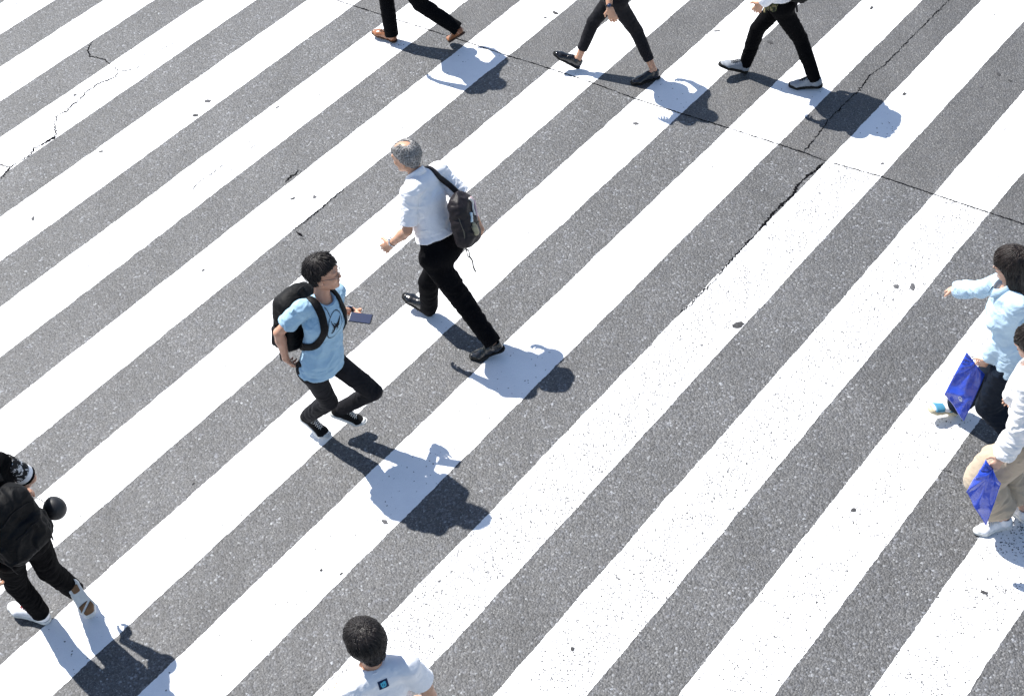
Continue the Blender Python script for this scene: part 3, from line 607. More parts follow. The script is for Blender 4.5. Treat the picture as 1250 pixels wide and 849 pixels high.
# ---- shoes: built in foot space (x forward, z up, ankle over the origin), bent at the ball, then set on the foot
def shoemesh(kind):
    P=[]; vx=.0036
    def prof(S,g,top):
        S.cone((-.022,0,top*1.0),(.05,0,top*.95),(.032+g,.048),(.033+g,.046),(0,1,0),.012)
        S.cone((.05,0,top*.85),(.14,.004,.024),(.034+g,.044),(.044+g,.030),(0,1,0),.015)
        S.cone((.14,.004,.022),(.182,.002,.020),(.044+g,.028),(.030+g,.020),(0,1,0),.015)
    S=Fld((-.08,-.07,-.01),(.24,.07,.15),vx); tp={'sneaker':.05,'boot':.05}.get(kind,.046)
    if kind=='sandal':
        S.cone((-.015,0,.075),(-.005,0,.05),.031,.036,(0,1,0),.01); S.cone((-.02,0,.05),(.06,0,.05),(.030,.028),(.033,.024),(0,1,0),.015); S.cone((.06,0,.048),(.165,.004,.037),(.035,.024),(.036,.013),(0,1,0),.015)
        S.cut((0,0,.028),(0,0,-1)); P.append(('sock',S.mesh(1),'sock'))
        S=Fld((-.08,-.07,-.01),(.24,.07,.05),vx)
        for a,b,r1,r2 in (((-.025,0,.014),(.06,0,.012),.036,.034),((.06,0,.012),(.14,.004,.011),.034,.047),((.14,.004,.011),(.172,.003,.013),.047,.040)): S.cone(a,b,(r1,.03),(r2,.03),(0,1,0),.01)
        S.cut((0,0,0),(0,0,-1)); S.cut((0,0,.030),(0,0,1)); S.box((.055,0,.0),(.02,.08,.010),None,.006,.01,'sub'); P.append(('sole',S.mesh(1),'sole'))
        for (x0,x1,zt,wd) in ((.095,.165,.062,.050),(.01,.045,.088,.040),(-.052,-.02,.062,.036)):
            S=Fld((-.09,-.075,.0),(.24,.075,.13),vx)
            S.cone((-.02,0,.055),(.06,0,.052),(.035,.036),(.038,.032),(0,1,0),.015); S.cone((.06,0,.048),(.165,.004,.036),(.040,.028),(.045,.019),(0,1,0),.015); S.cone((-.012,0,.085),(-.01,0,.05),.037,.037,(0,1,0),.01)
            S.cut((x0,0,0),(-1,0,0)); S.cut((x1,0,0),(1,0,0)); S.cut((0,0,.022),(0,0,-1)); S.cut((0,0,zt+.01),(0,0,1)); P.append(('strap',S.mesh(1),'upper'))
        return P
    prof(S,0,tp); S.cone((-.010,0,.085),(-.008,0,.05),.037,.043,(0,1,0),.012)
    if kind in('sneaker',): S.cone((.02,0,.085),(.03,0,.06),.026,.03,(0,1,0),.012)
    S.cut((0,0,.016),(0,0,-1)); S.cut((-.005,0,.092 if kind!='dress' else .078),(-.25,0,1)); S.cone((-.006,0,.07),(-.008,0,.14),.028,.034,(0,1,0),.004,'sub')
    P.append(('upper',S.mesh(1),'upper'))
    S=Fld((-.09,-.075,-.012),(.25,.075,.055),vx); h={'dress':.018,'canvas':.026,'sneaker':.026,'loafer':.02}[kind]; e={'dress':.003,'canvas':.0035,'sneaker':.004,'loafer':.004}[kind]
    for a,b,r1,r2 in (((-.024,0,.014),(.06,0,.012),.033,.033),((.06,0,.012),(.14,.004,.012),.034,.045),((.14,.004,.012),(.180,.002,.012),.045,.031)): S.cone(a,b,(r1+e,.05),(r2+e,.05),(0,1,0),.008)
    S.cut((0,0,0),(0,0,-1)); S.cut((0,0,h),(0,0,1))
    if kind=='dress': S.box((.035,0,0),(.028,.08,.009),None,.004,.003,'sub')
    P.append(('sole',S.mesh(1),'sole'))
    if kind=='sneaker':
        S=Fld((-.09,-.075,-.02),(.25,.075,.02),vx)
        for a,b,r1,r2 in (((.105,0,.0),(.14,.004,.0),.040,.041),((.14,.004,.0),(.178,.002,.0),.041,.028),((-.018,0,.0),(.022,0,.0),.024,.022)): S.cone(a,b,(r1,.006),(r2,.006),(0,1,0),.003)
        S.box((.125,0,0),(.006,.09,.03),np.array(Matrix.Rotation(.6,3,'Z')),.002,0,'sub'); S.cut((0,0,-.0045),(0,0,-1))
        V,F=S.mesh(1); f0=V[F[:,0],0]<.07; P.append(('outsole_pad',(V,F[f0]),'out')); P.append(('outsole_pad',(V,F[~f0]),'out'))
    if kind=='canvas':
        S=Fld((.1,-.075,-.012),(.25,.075,.07),vx); prof(S,.0015,tp+.0015); S.cut((.162,0,0),(-1,0,.25)); S.cut((0,0,.02),(0,0,-1)); P.append(('toe_cap',S.mesh(1),'cap'))
    if kind in ('canvas','sneaker','dress'):
        prt=[]
        if kind!='dress' or True:
            nL=5 if kind!='dress' else 3
            for i in range(nL):
                x=.055+i*(.072/nL); zt=.099-(x-.05)*.53-.002; wd=.022
                for sg in (1,-1): prt.append(tube([(x-.004,-sg*wd,zt-.012),(x+.002,-sg*wd*.5,zt+.001),(x+.005,0,zt+.003),(x+.010,sg*wd*.5,zt-.002),(x+.014,sg*wd,zt-.015)],.0024,5))
        if kind=='canvas' or kind=='sneaker': prt.append(tube([(.052,.0,.099),(.045,.02,.105),(.05,.035,.09),(.058,.028,.08)],.0022,5)); prt.append(tube([(.052,0,.099),(.046,-.02,.103),(.05,-.034,.09)],.0022,5))
        V,F=merge(prt); P.append(('laces',(V,F),'lace'))
    if kind=='loafer':
        S=Fld((.0,-.075,.0),(.2,.075,.11),vx); prof(S,.002,tp+.002); S.cut((.098,0,0),(1,0,0)); S.cut((.072,0,0),(-1,0,0)); S.cut((0,0,.025),(0,0,-1)); P.append(('band',S.mesh(1),'lace'))
    return P
SH={}
def shoes(p,kind,mats,label=None,scale=1.,only='lr'):
    if kind not in SH: SH[kind]=shoemesh(kind)
    for q,sg in (('l',1),('r',-1)):
        A,T=p.J[q+'a'],p.J[q+'t']; ph0=math.atan2(-.065,.15)
        d=T-A; hz=nrm([d[0],d[1],0]) if np.hypot(d[0],d[1])>.06 else p.PF*np.array([1,1,0]); hz=nrm(hz)
        if np.dot(d,p.PF)<0: hz=nrm(p.PF*np.array([1,1,0]))
        ph=math.atan2(d[2],np.dot(d,hz))-ph0          # >0 toe up, <0 heel up
        ph=ph-2*math.pi if ph>2.5 else ph; ph=max(-2.1,min(.6,ph)); side=np.cross([0,0,1],hz)
        R0=np.stack([hz,side,np.array([0,0,1.])],1); c,s_=math.cos(ph),math.sin(ph); Ry=np.array([[c,0,-s_],[0,1,0],[s_,0,c]]); R=R0@Ry
        bend=max(0,-ph)*.82 if ph>-1.25 else .25
        def tr(V):
            V=np.array(V,float)*scale; V[:,1]*=sg
            x=V[:,0]-.135*scale; m=np.clip(x/.03,0,1); an=bend*m; cx_,sx_=np.cos(an),np.sin(an); zz=V[:,2]
            X=np.where(x>0,.135*scale+x*cx_-zz*sx_*0-0*x,V[:,0]); Z=np.where(x>0,zz*cx_+x*sx_,zz)
            V=np.stack([X,V[:,1],Z],1); V[:,2]-=.085*scale
            V=V@R.T+A; return V
        lowest=min(tr(SH[kind][1][1][0] if kind!='sandal' else SH[kind][1][1][0])[:,2].min(),9)
        dz=.0045-lowest if (lowest<.0045 or A[2]<.115) else 0
        root=None
        for nm,(V,F),mk in SH[kind]:
            W=tr(V); W[:,2]+=dz
            FF=F if sg==1 else (F[:,::-1].copy() if isinstance(F,np.ndarray) else [tuple(f)[::-1] for f in F])
            if root is None:
                root=mesh('shoe' if kind!='sandal' else 'sandal',W,FF,mats[mk],p.o)
                if label: root['label']=label
            else: mesh(nm,W,FF,mats[mk],root)
# ---- hair
def hair(p,mat,kind='short',n=420,thick=.014,seed=1,line=.072,fringe=.035,bald=0,length=.05,lw=.0042,nape=-.05,mess=.35,spike=.003):
    c=p.J['head']; R=p.H; s=p.hs; W=lambda x,y,z_:c+R@np.array([x,y,z_])*s
    m=.16 if kind!='long' else .30
    S=Fld(c-m,c+.16,.0036)
    g=thick
    S.ell(W(-.014,0,.030),np.array([.097+g,.076+g,.086+g])*s,R,.0)
    S.cone(W(-.055,0,.0),W(-.058,0,nape),(.068*s,.040*s),(.052*s,.032*s),R[:,1],.02)
    if kind=='long':
        S.cone(W(-.03,0,0),W(-.045,0,-.19),(.088*s,.06*s),(.095*s,.045*s),R[:,1],.02)
        for q in (1,-1): S.cone(W(-.01,q*.074,.02),W(-.02,q*.088,-.18),(.034*s,.022*s),(.036*s,.018*s),R[:,0],.02)
        S.box(W(.074,0,.045),np.array([.020,.058,.026])*s,R,.014,.012)
    if kind!='long':
        # clear face, ears, neck front
        S.box(W(.105,0,-.05),np.array([.075,.12,.05+line])*s,R@np.array(Matrix.Rotation(math.radians(-22),3,'Y')),.02,.012,'sub')
        S.ell(W(.012,.085,-.035),np.array([.035,.03,.05])*s,R,.01,'sub'); S.ell(W(.012,-.085,-.035),np.array([.035,.03,.05])*s,R,.01,'sub')
    else:
        S.ell(W(.085,0,-.062),np.array([.062,.075,.088])*s,R,.01,'sub'); S.cone(W(.1,0,-.1),W(.1,0,-.3),(.06,.06),(.07,.06),R[:,1],.01,'sub')
    if bald: S.ell(W(-.035,0,.122),np.array([.040,.036,.045])*s,R,.012,'sub'); S.ell(W(.045,0,.125),np.array([.05,.045,.045])*s,R,.02,'sub')
    V,F=S.mesh(1); N=normals(V,F); L=(V-c)@R
    q=np.stack([L[:,0]*30+L[:,2]*12,L[:,1]*75,L[:,2]*18],1); V=V+N*((1-np.abs(vnoise(q+seed)))*.0035-.001)[:,None]
    # locks growing over the cap
    rg=np.random.RandomState(seed); tr=bvh(V,F); prt=[]
    crown=np.array([-.045,.008,.1])
    idx=rg.choice(len(V),min(n,len(V)),replace=False)
    near=np.argsort(np.linalg.norm(L-crown,axis=1))[:1500:14]
    if bald: near=near[:0]
    for i in list(idx)+list(near):
        l=L[i]
        if np.dot(N[i],V[i]-c)<0 and kind!='long': continue
        if l[2]<-.02 and kind=='short' and rg.rand()<.5: continue
        d=l-crown; d[2]*=.4
        if np.linalg.norm(d)<.028: d=d+rg.randn(3)*.03+np.array([.01,.02,0])
        cl=np.array([vnoise(np.array([l*26+k_*9.3+seed]))[0] for k_ in range(3)]); d=nrm(d)+cl*mess*2.2+rg.randn(3)*mess*.22
        if kind=='long' and l[2]<.06: d=np.array([0,0,-1])+rg.randn(3)*.08
        pt=V[i].copy(); pts=[pt]; dr=R@nrm(d); Ln=length*(.6+.7*rg.rand()); 
        if kind=='long' and l[2]<.03: Ln*=2.2
        lift=spike*(.2+.8*max(0,vnoise(np.array([l*30+seed*3.]))[0]+.35))*rg.rand()
        for k in range(4):
            pt=pt+dr*Ln/4; hit=tr.find_nearest(Vector(pt)); nn=np.array(hit[1]); pt=np.array(hit[0])+nn*(.0012+lift*k)
            dr=nrm(dr-nn*np.dot(dr,nn)+np.array([0,0,-.12])); pts.append(pt)
        r=lw*(.6+.6*rg.rand()); prt.append(tube(spline(pts,7),r,5,rend=.0007))
    Vt,Ft=merge(prt)
    o=mesh('hair',np.vstack([V,Vt]),[tuple(f) for f in F]+[tuple(np.array(f)+len(V)) for f in Ft],mat,p.o)
    return o
# ------------------------------------------------------------------ shared materials
M['skin']=skin('skin',(.50,.285,.185)); M['skin_tan']=skin('tanned_skin',(.52,.29,.195)); M['skin_fair']=skin('fair_skin',(.60,.38,.28))
M['eye']=plain('eye_dark',(.02,.012,.01),.15,.5,bs=0); M['lip']=plain('lip_line',(.16,.055,.045),.6,.3,bs=0)
M['hair_black']=hairmat('black_hair',(.004,.003,.003),(.013,.009,.008),.55); M['hair_grey']=hairmat('grey_hair',(.05,.045,.042),(.42,.41,.40),.45,.5)
M['hair_brown']=hairmat('dark_brown_hair',(.006,.004,.003),(.022,.013,.010),.5)
M['denim']=cloth('black_denim',(.009,.009,.0115),.8,.4,.6,.0,spec=.14); M['wool']=cloth('black_suiting',(.0035,.0035,.0045),.9,.25,.4,.0,spec=.06)
M['navy']=cloth('navy_cloth',(.007,.012,.022),.8,.2,.6,0,spec=.12); M['beige']=cloth('beige_twill',(.42,.34,.25),.85,.07,.4)
M['white']=cloth('white_cotton',(.78,.78,.80),.85,.03,.5,.05); M['white2']=cloth('white_blouse_cotton',(.72,.71,.71),.85,.05,.8,.1)
M['blue']=cloth('pale_blue_cotton',(.31,.47,.60),.88,.06,.7,.05); M['blue2']=cloth('light_blue_blouse',(.44,.58,.69),.88,.06,.8,.05)
M['blk']=cloth('black_jersey',(.003,.003,.0036),.9,.25,.6,0,spec=.05)
M['nylon']=cloth('black_nylon',(.003,.003,.0036),.65,.3,.8,.0,spec=.18); M['webbing']=plain('black_webbing',(.006,.006,.007),.75,.2)
M['leather']=plain('black_leather',(.005,.005,.006),.25,.45,nscale=90,bs=.15,coat=.3); M['leather_sole']=plain('black_rubber',(.008,.008,.008),.7,.2)
M['tan_leather']=plain('tan_brown_leather',(.26,.095,.035),.3,.5,nscale=25,bs=.08,coat=.25,var=.25); M['tan_sole']=plain('dark_brown_sole',(.04,.018,.010),.6,.3)
M['canvas']=cloth('black_canvas',(.010,.010,.010),.85,.2,.3,0,spec=.1); M['rubber']=plain('white_rubber',(.55,.56,.55),.5,.4,nscale=30); M['lace']=plain('off_white_lace',(.60,.58,.55),.8,.2)
M['white_leather']=plain('white_leather',(.68,.68,.70),.45,.4,nscale=20,bs=.05,var=.04); M['grey_mesh']=cloth('silver_grey_mesh',(.24,.26,.29),.6,.2,.3)
M['red']=plain('dark_red_lining',(.35,.015,.015),.7,.3); M['gumsole']=plain('gum_brown_rubber',(.15,.078,.035),.6,.3)
M['teal']=plain('teal_blue_strap',(.06,.22,.34),.6,.3); M['cork']=plain('pale_translucent_sole',(.50,.44,.30),.4,.5); M['sock']=cloth('white_sock',(.62,.62,.64),.9,.05)
M['metal']=plain('thin_metal',(.16,.15,.14),.3,.5,1.,bs=0); M['ink']=plain('black_print',(.012,.012,.015),.85,.2,bs=0)
M['screen']=plain('dark_glass',(.012,.022,.06),.08,.5,bs=0,coat=.5); M['phone']=plain('phone_shell',(.02,.022,.03),.3,.5,bs=0)
M['steel']=plain('watch_steel',(.5,.5,.52),.25,.5,1.,bs=0)
# ------------------------------------------------------------------ worn and carried things
def glasses(p):
    c=p.J['head']; R=p.H; s=p.hs; W=lambda x,y,z_:c+R@np.array([x,y,z_])*s; prt=[]
    for q in (1,-1):
        prt.append(tube([W(.104-.010*abs(math.cos(a))*.4-.004,q*.033+.021*math.cos(a),-.004+.016*math.sin(a)) for a in np.linspace(0,6.283,20)[:-1]],.0021,5,closed=True))
        prt.append(tube([W(.096,q*.054,.0),W(.06,q*.072,.002),W(.0,q*.083,.002),W(-.02,q*.083,-.006)],.0021,5))
    prt.append(tube([W(.104,.012,.0),W(.108,0,.003),W(.104,-.012,.0)],.0021,5))
    V,F=merge(prt); return mesh('glasses',V,F,M['metal'],p.o)
def watch(p,q,mat,face,t=.9,r=.029):
    e,w_=p.J[q+'e'],p.J[q+'w']; u=nrm(w_-e); c=e+(w_-e)*t; s=nrm(np.cross(u,[0,0,1])); f=np.cross(u,s); ring=[]
    pts=[c+r*(s*math.cos(a)+f*math.sin(a)) for a in np.linspace(0,6.283,25)[:-1]]
    V=[];F=[]
    for i,pt in enumerate(pts):
        d=nrm(pt-c)
        for a,b in ((-.009,0),(-.009,.003),(.009,.003),(.009,0)): V.append(c+d*(r+b)+u*a)
    n=len(pts)
    for i in range(n):
        for k in range(4): j=(i+1)%n; F.append((i*4+k,i*4+(k+1)%4,j*4+(k+1)%4,j*4+k))
    o=mesh('wristwatch',np.array(V),F,mat,p.o)
    n_=nrm(np.array([0,0,1.])-u*u[2]); cc=c+n_*(r+.004); a_=np.cross(u,n_)
    V=[cc+n_*.004]+[cc+n_*h+.0165*(u*math.cos(a)+a_*math.sin(a)) for h in (.004,-.004) for a in np.linspace(0,6.283,17)[:-1]]
    F=[(0,1+k,1+(k+1)%16) for k in range(16)]+[(1+k,17+k,17+(k+1)%16,1+(k+1)%16) for k in range(16)]
    mesh('watch_face',np.array(V),F,face,o)
def collar(p,mat,parent,r=.060):
    V=[];F=[];n=34; prof=[(.002,.0),(-.001,.030),(.004,.036),(.010,.032),(.026,-.008),(.022,-.012)]
    for k in range(n+1):
        a=math.radians(16)+(2*math.pi-math.radians(32))*k/n; d=p.TF*math.cos(a)+p.TL*math.sin(a)*.95
        base=sec(p,.985,.012)+p.TU*(.022-.026*math.cos(a))
        for dr,dh in prof:
            ex=1+.5*max(0,math.cos(a))**3 if dr>.02 else 1
            V.append(base+d*(r+dr*ex)+p.TU*(dh*ex))
    m=len(prof)
    for k in range(n):
        for j in range(m-1): F.append((k*m+j,k*m+j+1,(k+1)*m+j+1,(k+1)*m+j))
    return mesh('collar',np.array(V),F,mat,parent)
def strapline(name,pts,tree,width,thick,mat,parent,off=.004,n=30,label=None):
    P,N=snap(spline(pts,n),tree,off); V,F=ribbon(P,N,width,thick); return mesh(name,V,F,mat,parent,label=label)
def backpack(p,label,dims=(.095,.15,.22),c=(.60,-.20),mat=None,tilt=0,vox=.005,straps=True,extra=None,tagged=1):
    mat=mat or M['nylon']; o_=sec(p,c[0],c[1]); U=nrm(p.TU+p.TF*tilt); L=p.TL; Fw=np.cross(L,U); R=np.stack([Fw,L,U],1); hx,hy,hz=dims
    X=lambda x,y,z_:o_+R@np.array([x,y,z_])
    m=.12; S=Fld(o_-max(dims)-m,o_+max(dims)+m,vox)
    S.box(X(0,0,-.02),(hx,hy,hz-.02),R,.055,.02); S.ell(X(.0,0,hz*.62),(hx*.98,hy*.93,hz*.42),R,.03)
    S.box(X(-hx*.85,0,-hz*.36),(hx*.42,hy*.78,hz*.48),R,.035,.014)
    for q in (1,-1): S.box(X(-.01,q*hy,-hz*.5),(hx*.6,.018,hz*.34),R,.015,.012)
    V,F=S.mesh(1); V=smooth(folds(V,F,[(X(0,-hy,0),X(0,hy,.1),.012,9,.6),(X(0,0,-hz),X(0,0,hz),.012,11,.7)],1.,7),F,1,.3)
    base=np.array([o_[0],o_[1],o_[2]-hz-.02])
    root=mesh('backpack',V,F,mat,base=base); tag(root,label,'backpack')
    tr=bvh(V,F); sv=[X(-hx-.03,y,hz*.30+.06*math.sqrt(max(0,1-(y/(hy*.9))**2))) for y in np.linspace(-hy*.85,hy*.85,14)]
    P,N=snap(sv,tr,.002); V,F=ribbon(P,N,.008,.003); mesh('zip',V,F,M['webbing'],root)
    sv=[X(-hx*1.4-.03,y,-hz*.02) for y in np.linspace(-hy*.6,hy*.6,10)]; P,N=snap(sv,tr,.002); V,F=ribbon(P,N,.008,.003); mesh('zip',V,F,M['webbing'],root)
    if tagged:
      P,N=snap([X(-hx*1.4-.05,y,-hz*.25) for y in (.018,0,-.018)],tr,.002); V,F=ribbon(P,N,.012,.002); mesh('tag',V,F,M['lace'],root)
    V,F=tube(spline([X(hx*.5,.03,hz*.9),X(hx*.6,.02,hz*1.12),X(hx*.6,-.02,hz*1.12),X(hx*.5,-.03,hz*.9)],9),.008,6); mesh('handle',V,F,M['webbing'],root)
    if straps:
        st=p.st
        for q in (1,-1):
            pts=[sec(p,.90,-.10,q*.075),sec(p,1.0,-.045,q*.085),sec(p,1.03,.02,q*.09),sec(p,.93,.09,q*.10),sec(p,.76,.14,q*.115),sec(p,.60,.13,q*.135),sec(p,.48,.07,q*.16),sec(p,.40,-.02,q*.16),sec(p,.34,-.10,q*.13)]
            strapline('strap',pts,st,.052,.006,M['nylon'],root,off=.004,n=34)
            e0=X(-.0,q*hy*.8,-hz*.8); V,F=ribbon(spline([e0,e0+p.TL*q*.03-p.TU*.05,e0-p.TU*.13+p.TL*q*.02],8),[p.TL*q]*8,.018,.002); mesh('strap_end',V,F,M['webbing'],root)
    return root,X,tr
def sheetbag(name,label,corners,grip,mat,thick=.012,seed=1,amp=.010,grpt=None):
    """thin plastic pouch hanging from a hand: four corners, crumpled towards the grip point"""
    A,B,Cc,D=[np.array(c,float) for c in corners]; n,m=46,34; nn=nrm(np.cross(B-A,D-A)); VV=[]
    for side in (1,-1):
        G=[]
        for i in range(n+1):
            for j in range(m+1):
                s_,t=i/n,j/m; P_=(A*(1-s_)+B*s_)*(1-t)+(D*(1-s_)+Cc*s_)*t
                edge=min(1,6*min(s_,1-s_,t,1-t)); P_=P_+nn*side*(.0018+thick*math.sqrt(max(0,math.sin(math.pi*s_)*math.sin(math.pi*t))))
                G.append(P_)
        VV.append(np.array(G))
    out=[];F=[]
    gv=np.array(grip)
    for k,G in enumerate(VV):
        d=G-gv; dist=np.linalg.norm(d,axis=1); ang=np.arctan2(d@nrm(B-A),d@nrm(D-A))
        pull=np.exp(-(dist/.10)**2)
        rip=(1-np.abs(vnoise(np.stack([ang*5.5,dist*5,np.full(len(G),seed*1.7)],1)))*1.7)*amp*(.35+1.2*np.exp(-dist/.14))
        r2=(1-np.abs(vnoise(G*9+seed))*1.6)*amp*.9
        G=G+np.outer(rip+r2,nn)-d*(pull*.22)[:,None]
        out.append(G)
    N0=(n+1)*(m+1)
    for k in range(2):
        for i in range(n):
            for j in range(m):
                a=k*N0+i*(m+1)+j; q=(a,a+m+1,a+m+2,a+1); F.append(q if k==0 else q[::-1])
    rim=[i*(m+1) for i in range(n+1)]+[n*(m+1)+j for j in range(1,m+1)]+[i*(m+1)+m for i in range(n-1,-1,-1)]+[j for j in range(m-1,0,-1)]
    for i in range(len(rim)):
        a,b=rim[i],rim[(i+1)%len(rim)]; F.append((a,b,b+N0,a+N0)[::-1])
    V=np.vstack(out); base=np.array([gv[0],gv[1],V[:,2].min()])
    o=mesh(name,V,F,mat,base=base); tag(o,label,'bag','glossy blue plastic bags in the two hands'); return o,bvh(V,F),nn
def vinyl():
    m,t,b=newmat('glossy_blue_plastic',.22,.6); tc=nd(t,'ShaderNodeTexCoord').outputs['Object']; n=noise(t,tc,9,4,.6,.8)
    r=ramp(t,n.outputs['Fac'],[(.3,(.014,.045,.40)),(.7,(.03,.085,.60))]); t.links.new(r.outputs[0],b.inputs['Base Color'])
    n2=noise(t,tc,11,2,.5,1.2); bump(t,b,n2.outputs['Fac'],.5,.012); b.inputs['Coat Weight'].default_value=.3; return m
M['vinyl']=vinyl()
def pattern(name,base,fig,scale,lo,det=2,third=None):
    m,t,b=newmat(name,.85,.2); tc=nd(t,'ShaderNodeTexCoord').outputs['Object']; n=noise(t,tc,scale,det,.5,.8); st=[(0,base),(lo,fig)]
    if third: st=[(0,base),(lo,fig),(lo+.09,third)]
    r=ramp(t,n.outputs['Fac'],st,'CONSTANT'); t.links.new(r.outputs[0],b.inputs['Base Color']); return m
M['camo']=pattern('camouflage_cloth',(.018,.02,.014),(.075,.085,.035),30,.5,2,(.16,.13,.07)); M['paisley']=pattern('black_white_print',(.012,.012,.013),(.55,.55,.56),42,.56)
B3=lambda *a:np.array(a,float)
# ---- 1. young man with phone
p=setup('young',s=.95,head=(-10,1,-4),palm={'l':B3(0,0,1.),'r':B3(.5,.3,.1)},curl={'l':(6,8,8,12),'r':42},thumb={'l':(.8,.3,.62),'r':(.6,.6,.4)},vox=.0045)
body(p,M['skin_tan'],'young man in a pale blue T-shirt and black jeans walking while holding a phone')
tee(p,M['blue'],hem=-.045,sleeve=.60,g=.008,sr=(.062,.068),neck=.066,fa=.009,hemflare=.010,seed=3)
trousers(p,M['denim'],'jeans',waist=.1,rt=.082,rk=.062,ra=.050,hem=1.0,fa=.010,seed=4,hipf=(.145,.10))
shoes(p,'canvas',{'upper':M['canvas'],'sole':M['rubber'],'cap':M['rubber'],'lace':M['lace']},'black canvas sneaker with white toe cap')
hair(p,M['hair_black'],'short',n=1300,thick=.016,seed=2,length=.06,lw=.0042,mess=.28,spike=.010)
glasses(p); watch(p,'l',M['webbing'],M['screen'],t=.86)
cen=sec(p,.73,0,-.012); u_=p.TL; v_=p.TU; rot=math.radians(-20)
def emb(x,y):
    X=x*math.cos(rot)+y*math.sin(rot); Y=-x*math.sin(rot)+y*math.cos(rot)
    e=math.sqrt((X/.058)**2+(Y/.098)**2)
    if .94<e<1.0: return True
    # leaping shape in the ring: slanting body, branching neck, small feet
    def seg(ax,ay,bx,by,r1,r2):
        t=max(0,min(1,((X-ax)*(bx-ax)+(Y-ay)*(by-ay))/((bx-ax)**2+(by-ay)**2))); return math.hypot(X-ax-(bx-ax)*t,Y-ay-(by-ay)*t)<r1+(r2-r1)*t
    return any(seg(*a) for a in ((.030,.060,.012,.012,.003,.011),(.012,.012,-.012,-.010,.013,.009),(-.012,-.006,-.034,.016,.007,.003),(-.034,.016,-.040,.030,.003,.002),(.004,.004,-.020,.020,.006,.002),(-.008,-.012,-.004,-.040,.008,.004),(-.004,-.040,-.014,-.052,.006,.006),(.010,.002,.022,-.016,.006,.003),(.022,-.016,.016,-.030,.004,.002),(-.020,-.030,-.004,-.030,.004,.004)))
decal('chest_print',M['ink'],p.st,cen,u_,v_,-p.TF,.15,.21,emb,.0024,.0022,p.sh)
P_,N_=snap(spline([sec(p,1.0,.03,-.055),sec(p,.95,.09,-.05),sec(p,.87,.13,-.045)],12),p.st,.002); V,F=tube(P_,.0022,5); mesh('cord',V,F,M['webbing'],p.o)
backpack(p,'bulging black nylon backpack on the back of the young man in pale blue',dims=(.088,.155,.215),c=(.52,-.225),tilt=-.05)
d=nrm(p.J['lha']-p.J['lw']); c=p.J['lha']+d*.035+B3(0,0,.028)
X1=nrm(at(456.8,386.3,1.05)-at(425.4,382.3,1.05)); n_=nrm(B3(-.05,-.25,1)-X1*np.dot(B3(-.05,-.25,1),X1)); Y1=np.cross(n_,X1); c=at(440.5,389.2,c[2])
R=np.stack([X1,Y1,n_],1); S=Fld(c-.12,c+.12,.0024); c=c+B3(0,0,.008); S.box(c,(.080,.038,.0045),R,.004,0); V,F=S.mesh(1)
ph=mesh('phone',V,F,M['phone'],base=c-B3(0,0,.01)); tag(ph,'dark smartphone lying screen up in the hand of the man in pale blue','phone')
V=[c+R@np.array([x,y,.0058]) for x,y in ((-.074,-.034),(.074,-.034),(.074,.034),(-.074,.034))]; mesh('screen',V,[(0,1,2,3)],M['screen'],ph,smooth=False)
# ---- 2. elderly man with sling bag
p=setup('elder',head=(150,10,0),curl={'l':34,'r':40},vox=.0045,grey=1)
body(p,M['skin'],'grey-haired balding man in a white short-sleeved shirt striding with a dark bag on his back')
tee(p,M['white'],hem=.20,sleeve=.80,g=.022,sr=(.066,.074),neck=.064,collar=True,fa=.0075,seed=11)
collar(p,M['white'],p.sh)
trousers(p,M['wool'],waist=.235,rt=.094,rk=.074,ra=.060,hem=.99,fa=.012,seed=12,g=.006)
V,F=ribbon([sec(p,.225,-.003)+(p.PF*math.cos(a)*.106+p.PL*math.sin(a)*.147) for a in np.linspace(0,6.2832,41)],[p.PF*math.cos(a)+p.PL*math.sin(a) for a in np.linspace(0,6.2832,41)],.03,.003); mesh('belt',V,F,M['leather'],p.o)
shoes(p,'loafer',{'upper':M['leather'],'sole':M['leather_sole'],'lace':M['leather']},'polished black leather slip-on shoe',scale=1.02)
hair(p,M['hair_grey'],'short',n=1300,thick=.011,seed=6,bald=1,length=.045,lw=.0032,mess=.2)
watch(p,'l',M['steel'],M['steel'],t=.93)
M['bag']=cloth('dark_brown_nylon',(.009,.006,.008),.55,.3,.7,0,spec=.3)
M['pink']=plain('pale_pink_piping',(.50,.36,.40),.6,.3); M['olive']=plain('olive_grey_webbing',(.10,.095,.075),.8,.2); M['bottle']=plain('bottle_cap',(.30,.27,.17),.4,.4); M['paper']=plain('pale_pocket_pack',(.45,.55,.60),.5,.3)
c=at(566,268,1.10); c=c; U=nrm(p.TU+p.TL*-.12); Bk=nrm(-p.TF-p.TL*.25); Bk=nrm(Bk-U*np.dot(Bk,U)); L_=np.cross(U,-Bk); R=np.stack([-Bk,L_,U],1)
X=lambda x,y,z_:c+R@np.array([x,y,z_])
S=Fld(c-.30,c+.30,.0045); S.box(X(0,0,-.01),(.070,.105,.170),R,.055,.02); S.ell(X(0,0,.11),(.058,.08,.09),R,.03); S.box(X(-.045,.01,-.05),(.03,.065,.095),R,.025,.012)
V,F=S.mesh(1); V=smooth(folds(V,F,[(X(0,-.05,-.1),X(0,.05,.1),.012,11,.6)],1.,9),F,1,.3)
bag=mesh('sling_bag',V,F,M['bag'],base=B3(c[0],c[1],c[2]-.2)); tag(bag,'dark brown sling bag with pale piping and a bottle pocket on the balding man','bag'); tr=bvh(V,F)
for y,mt,a0,a1 in ((-.012,M['lace'],.17,.03),(-.045,M['pink'],.175,.0)):
    P_,N_=snap([X(-.12,y-.018*math.sin(3.1*t),a0+(a1-a0)*t) for t in np.linspace(0,1,14)],tr,.003); V,F=ribbon(P_,N_,.022,.005); mesh('piping',V,F,mt,bag)
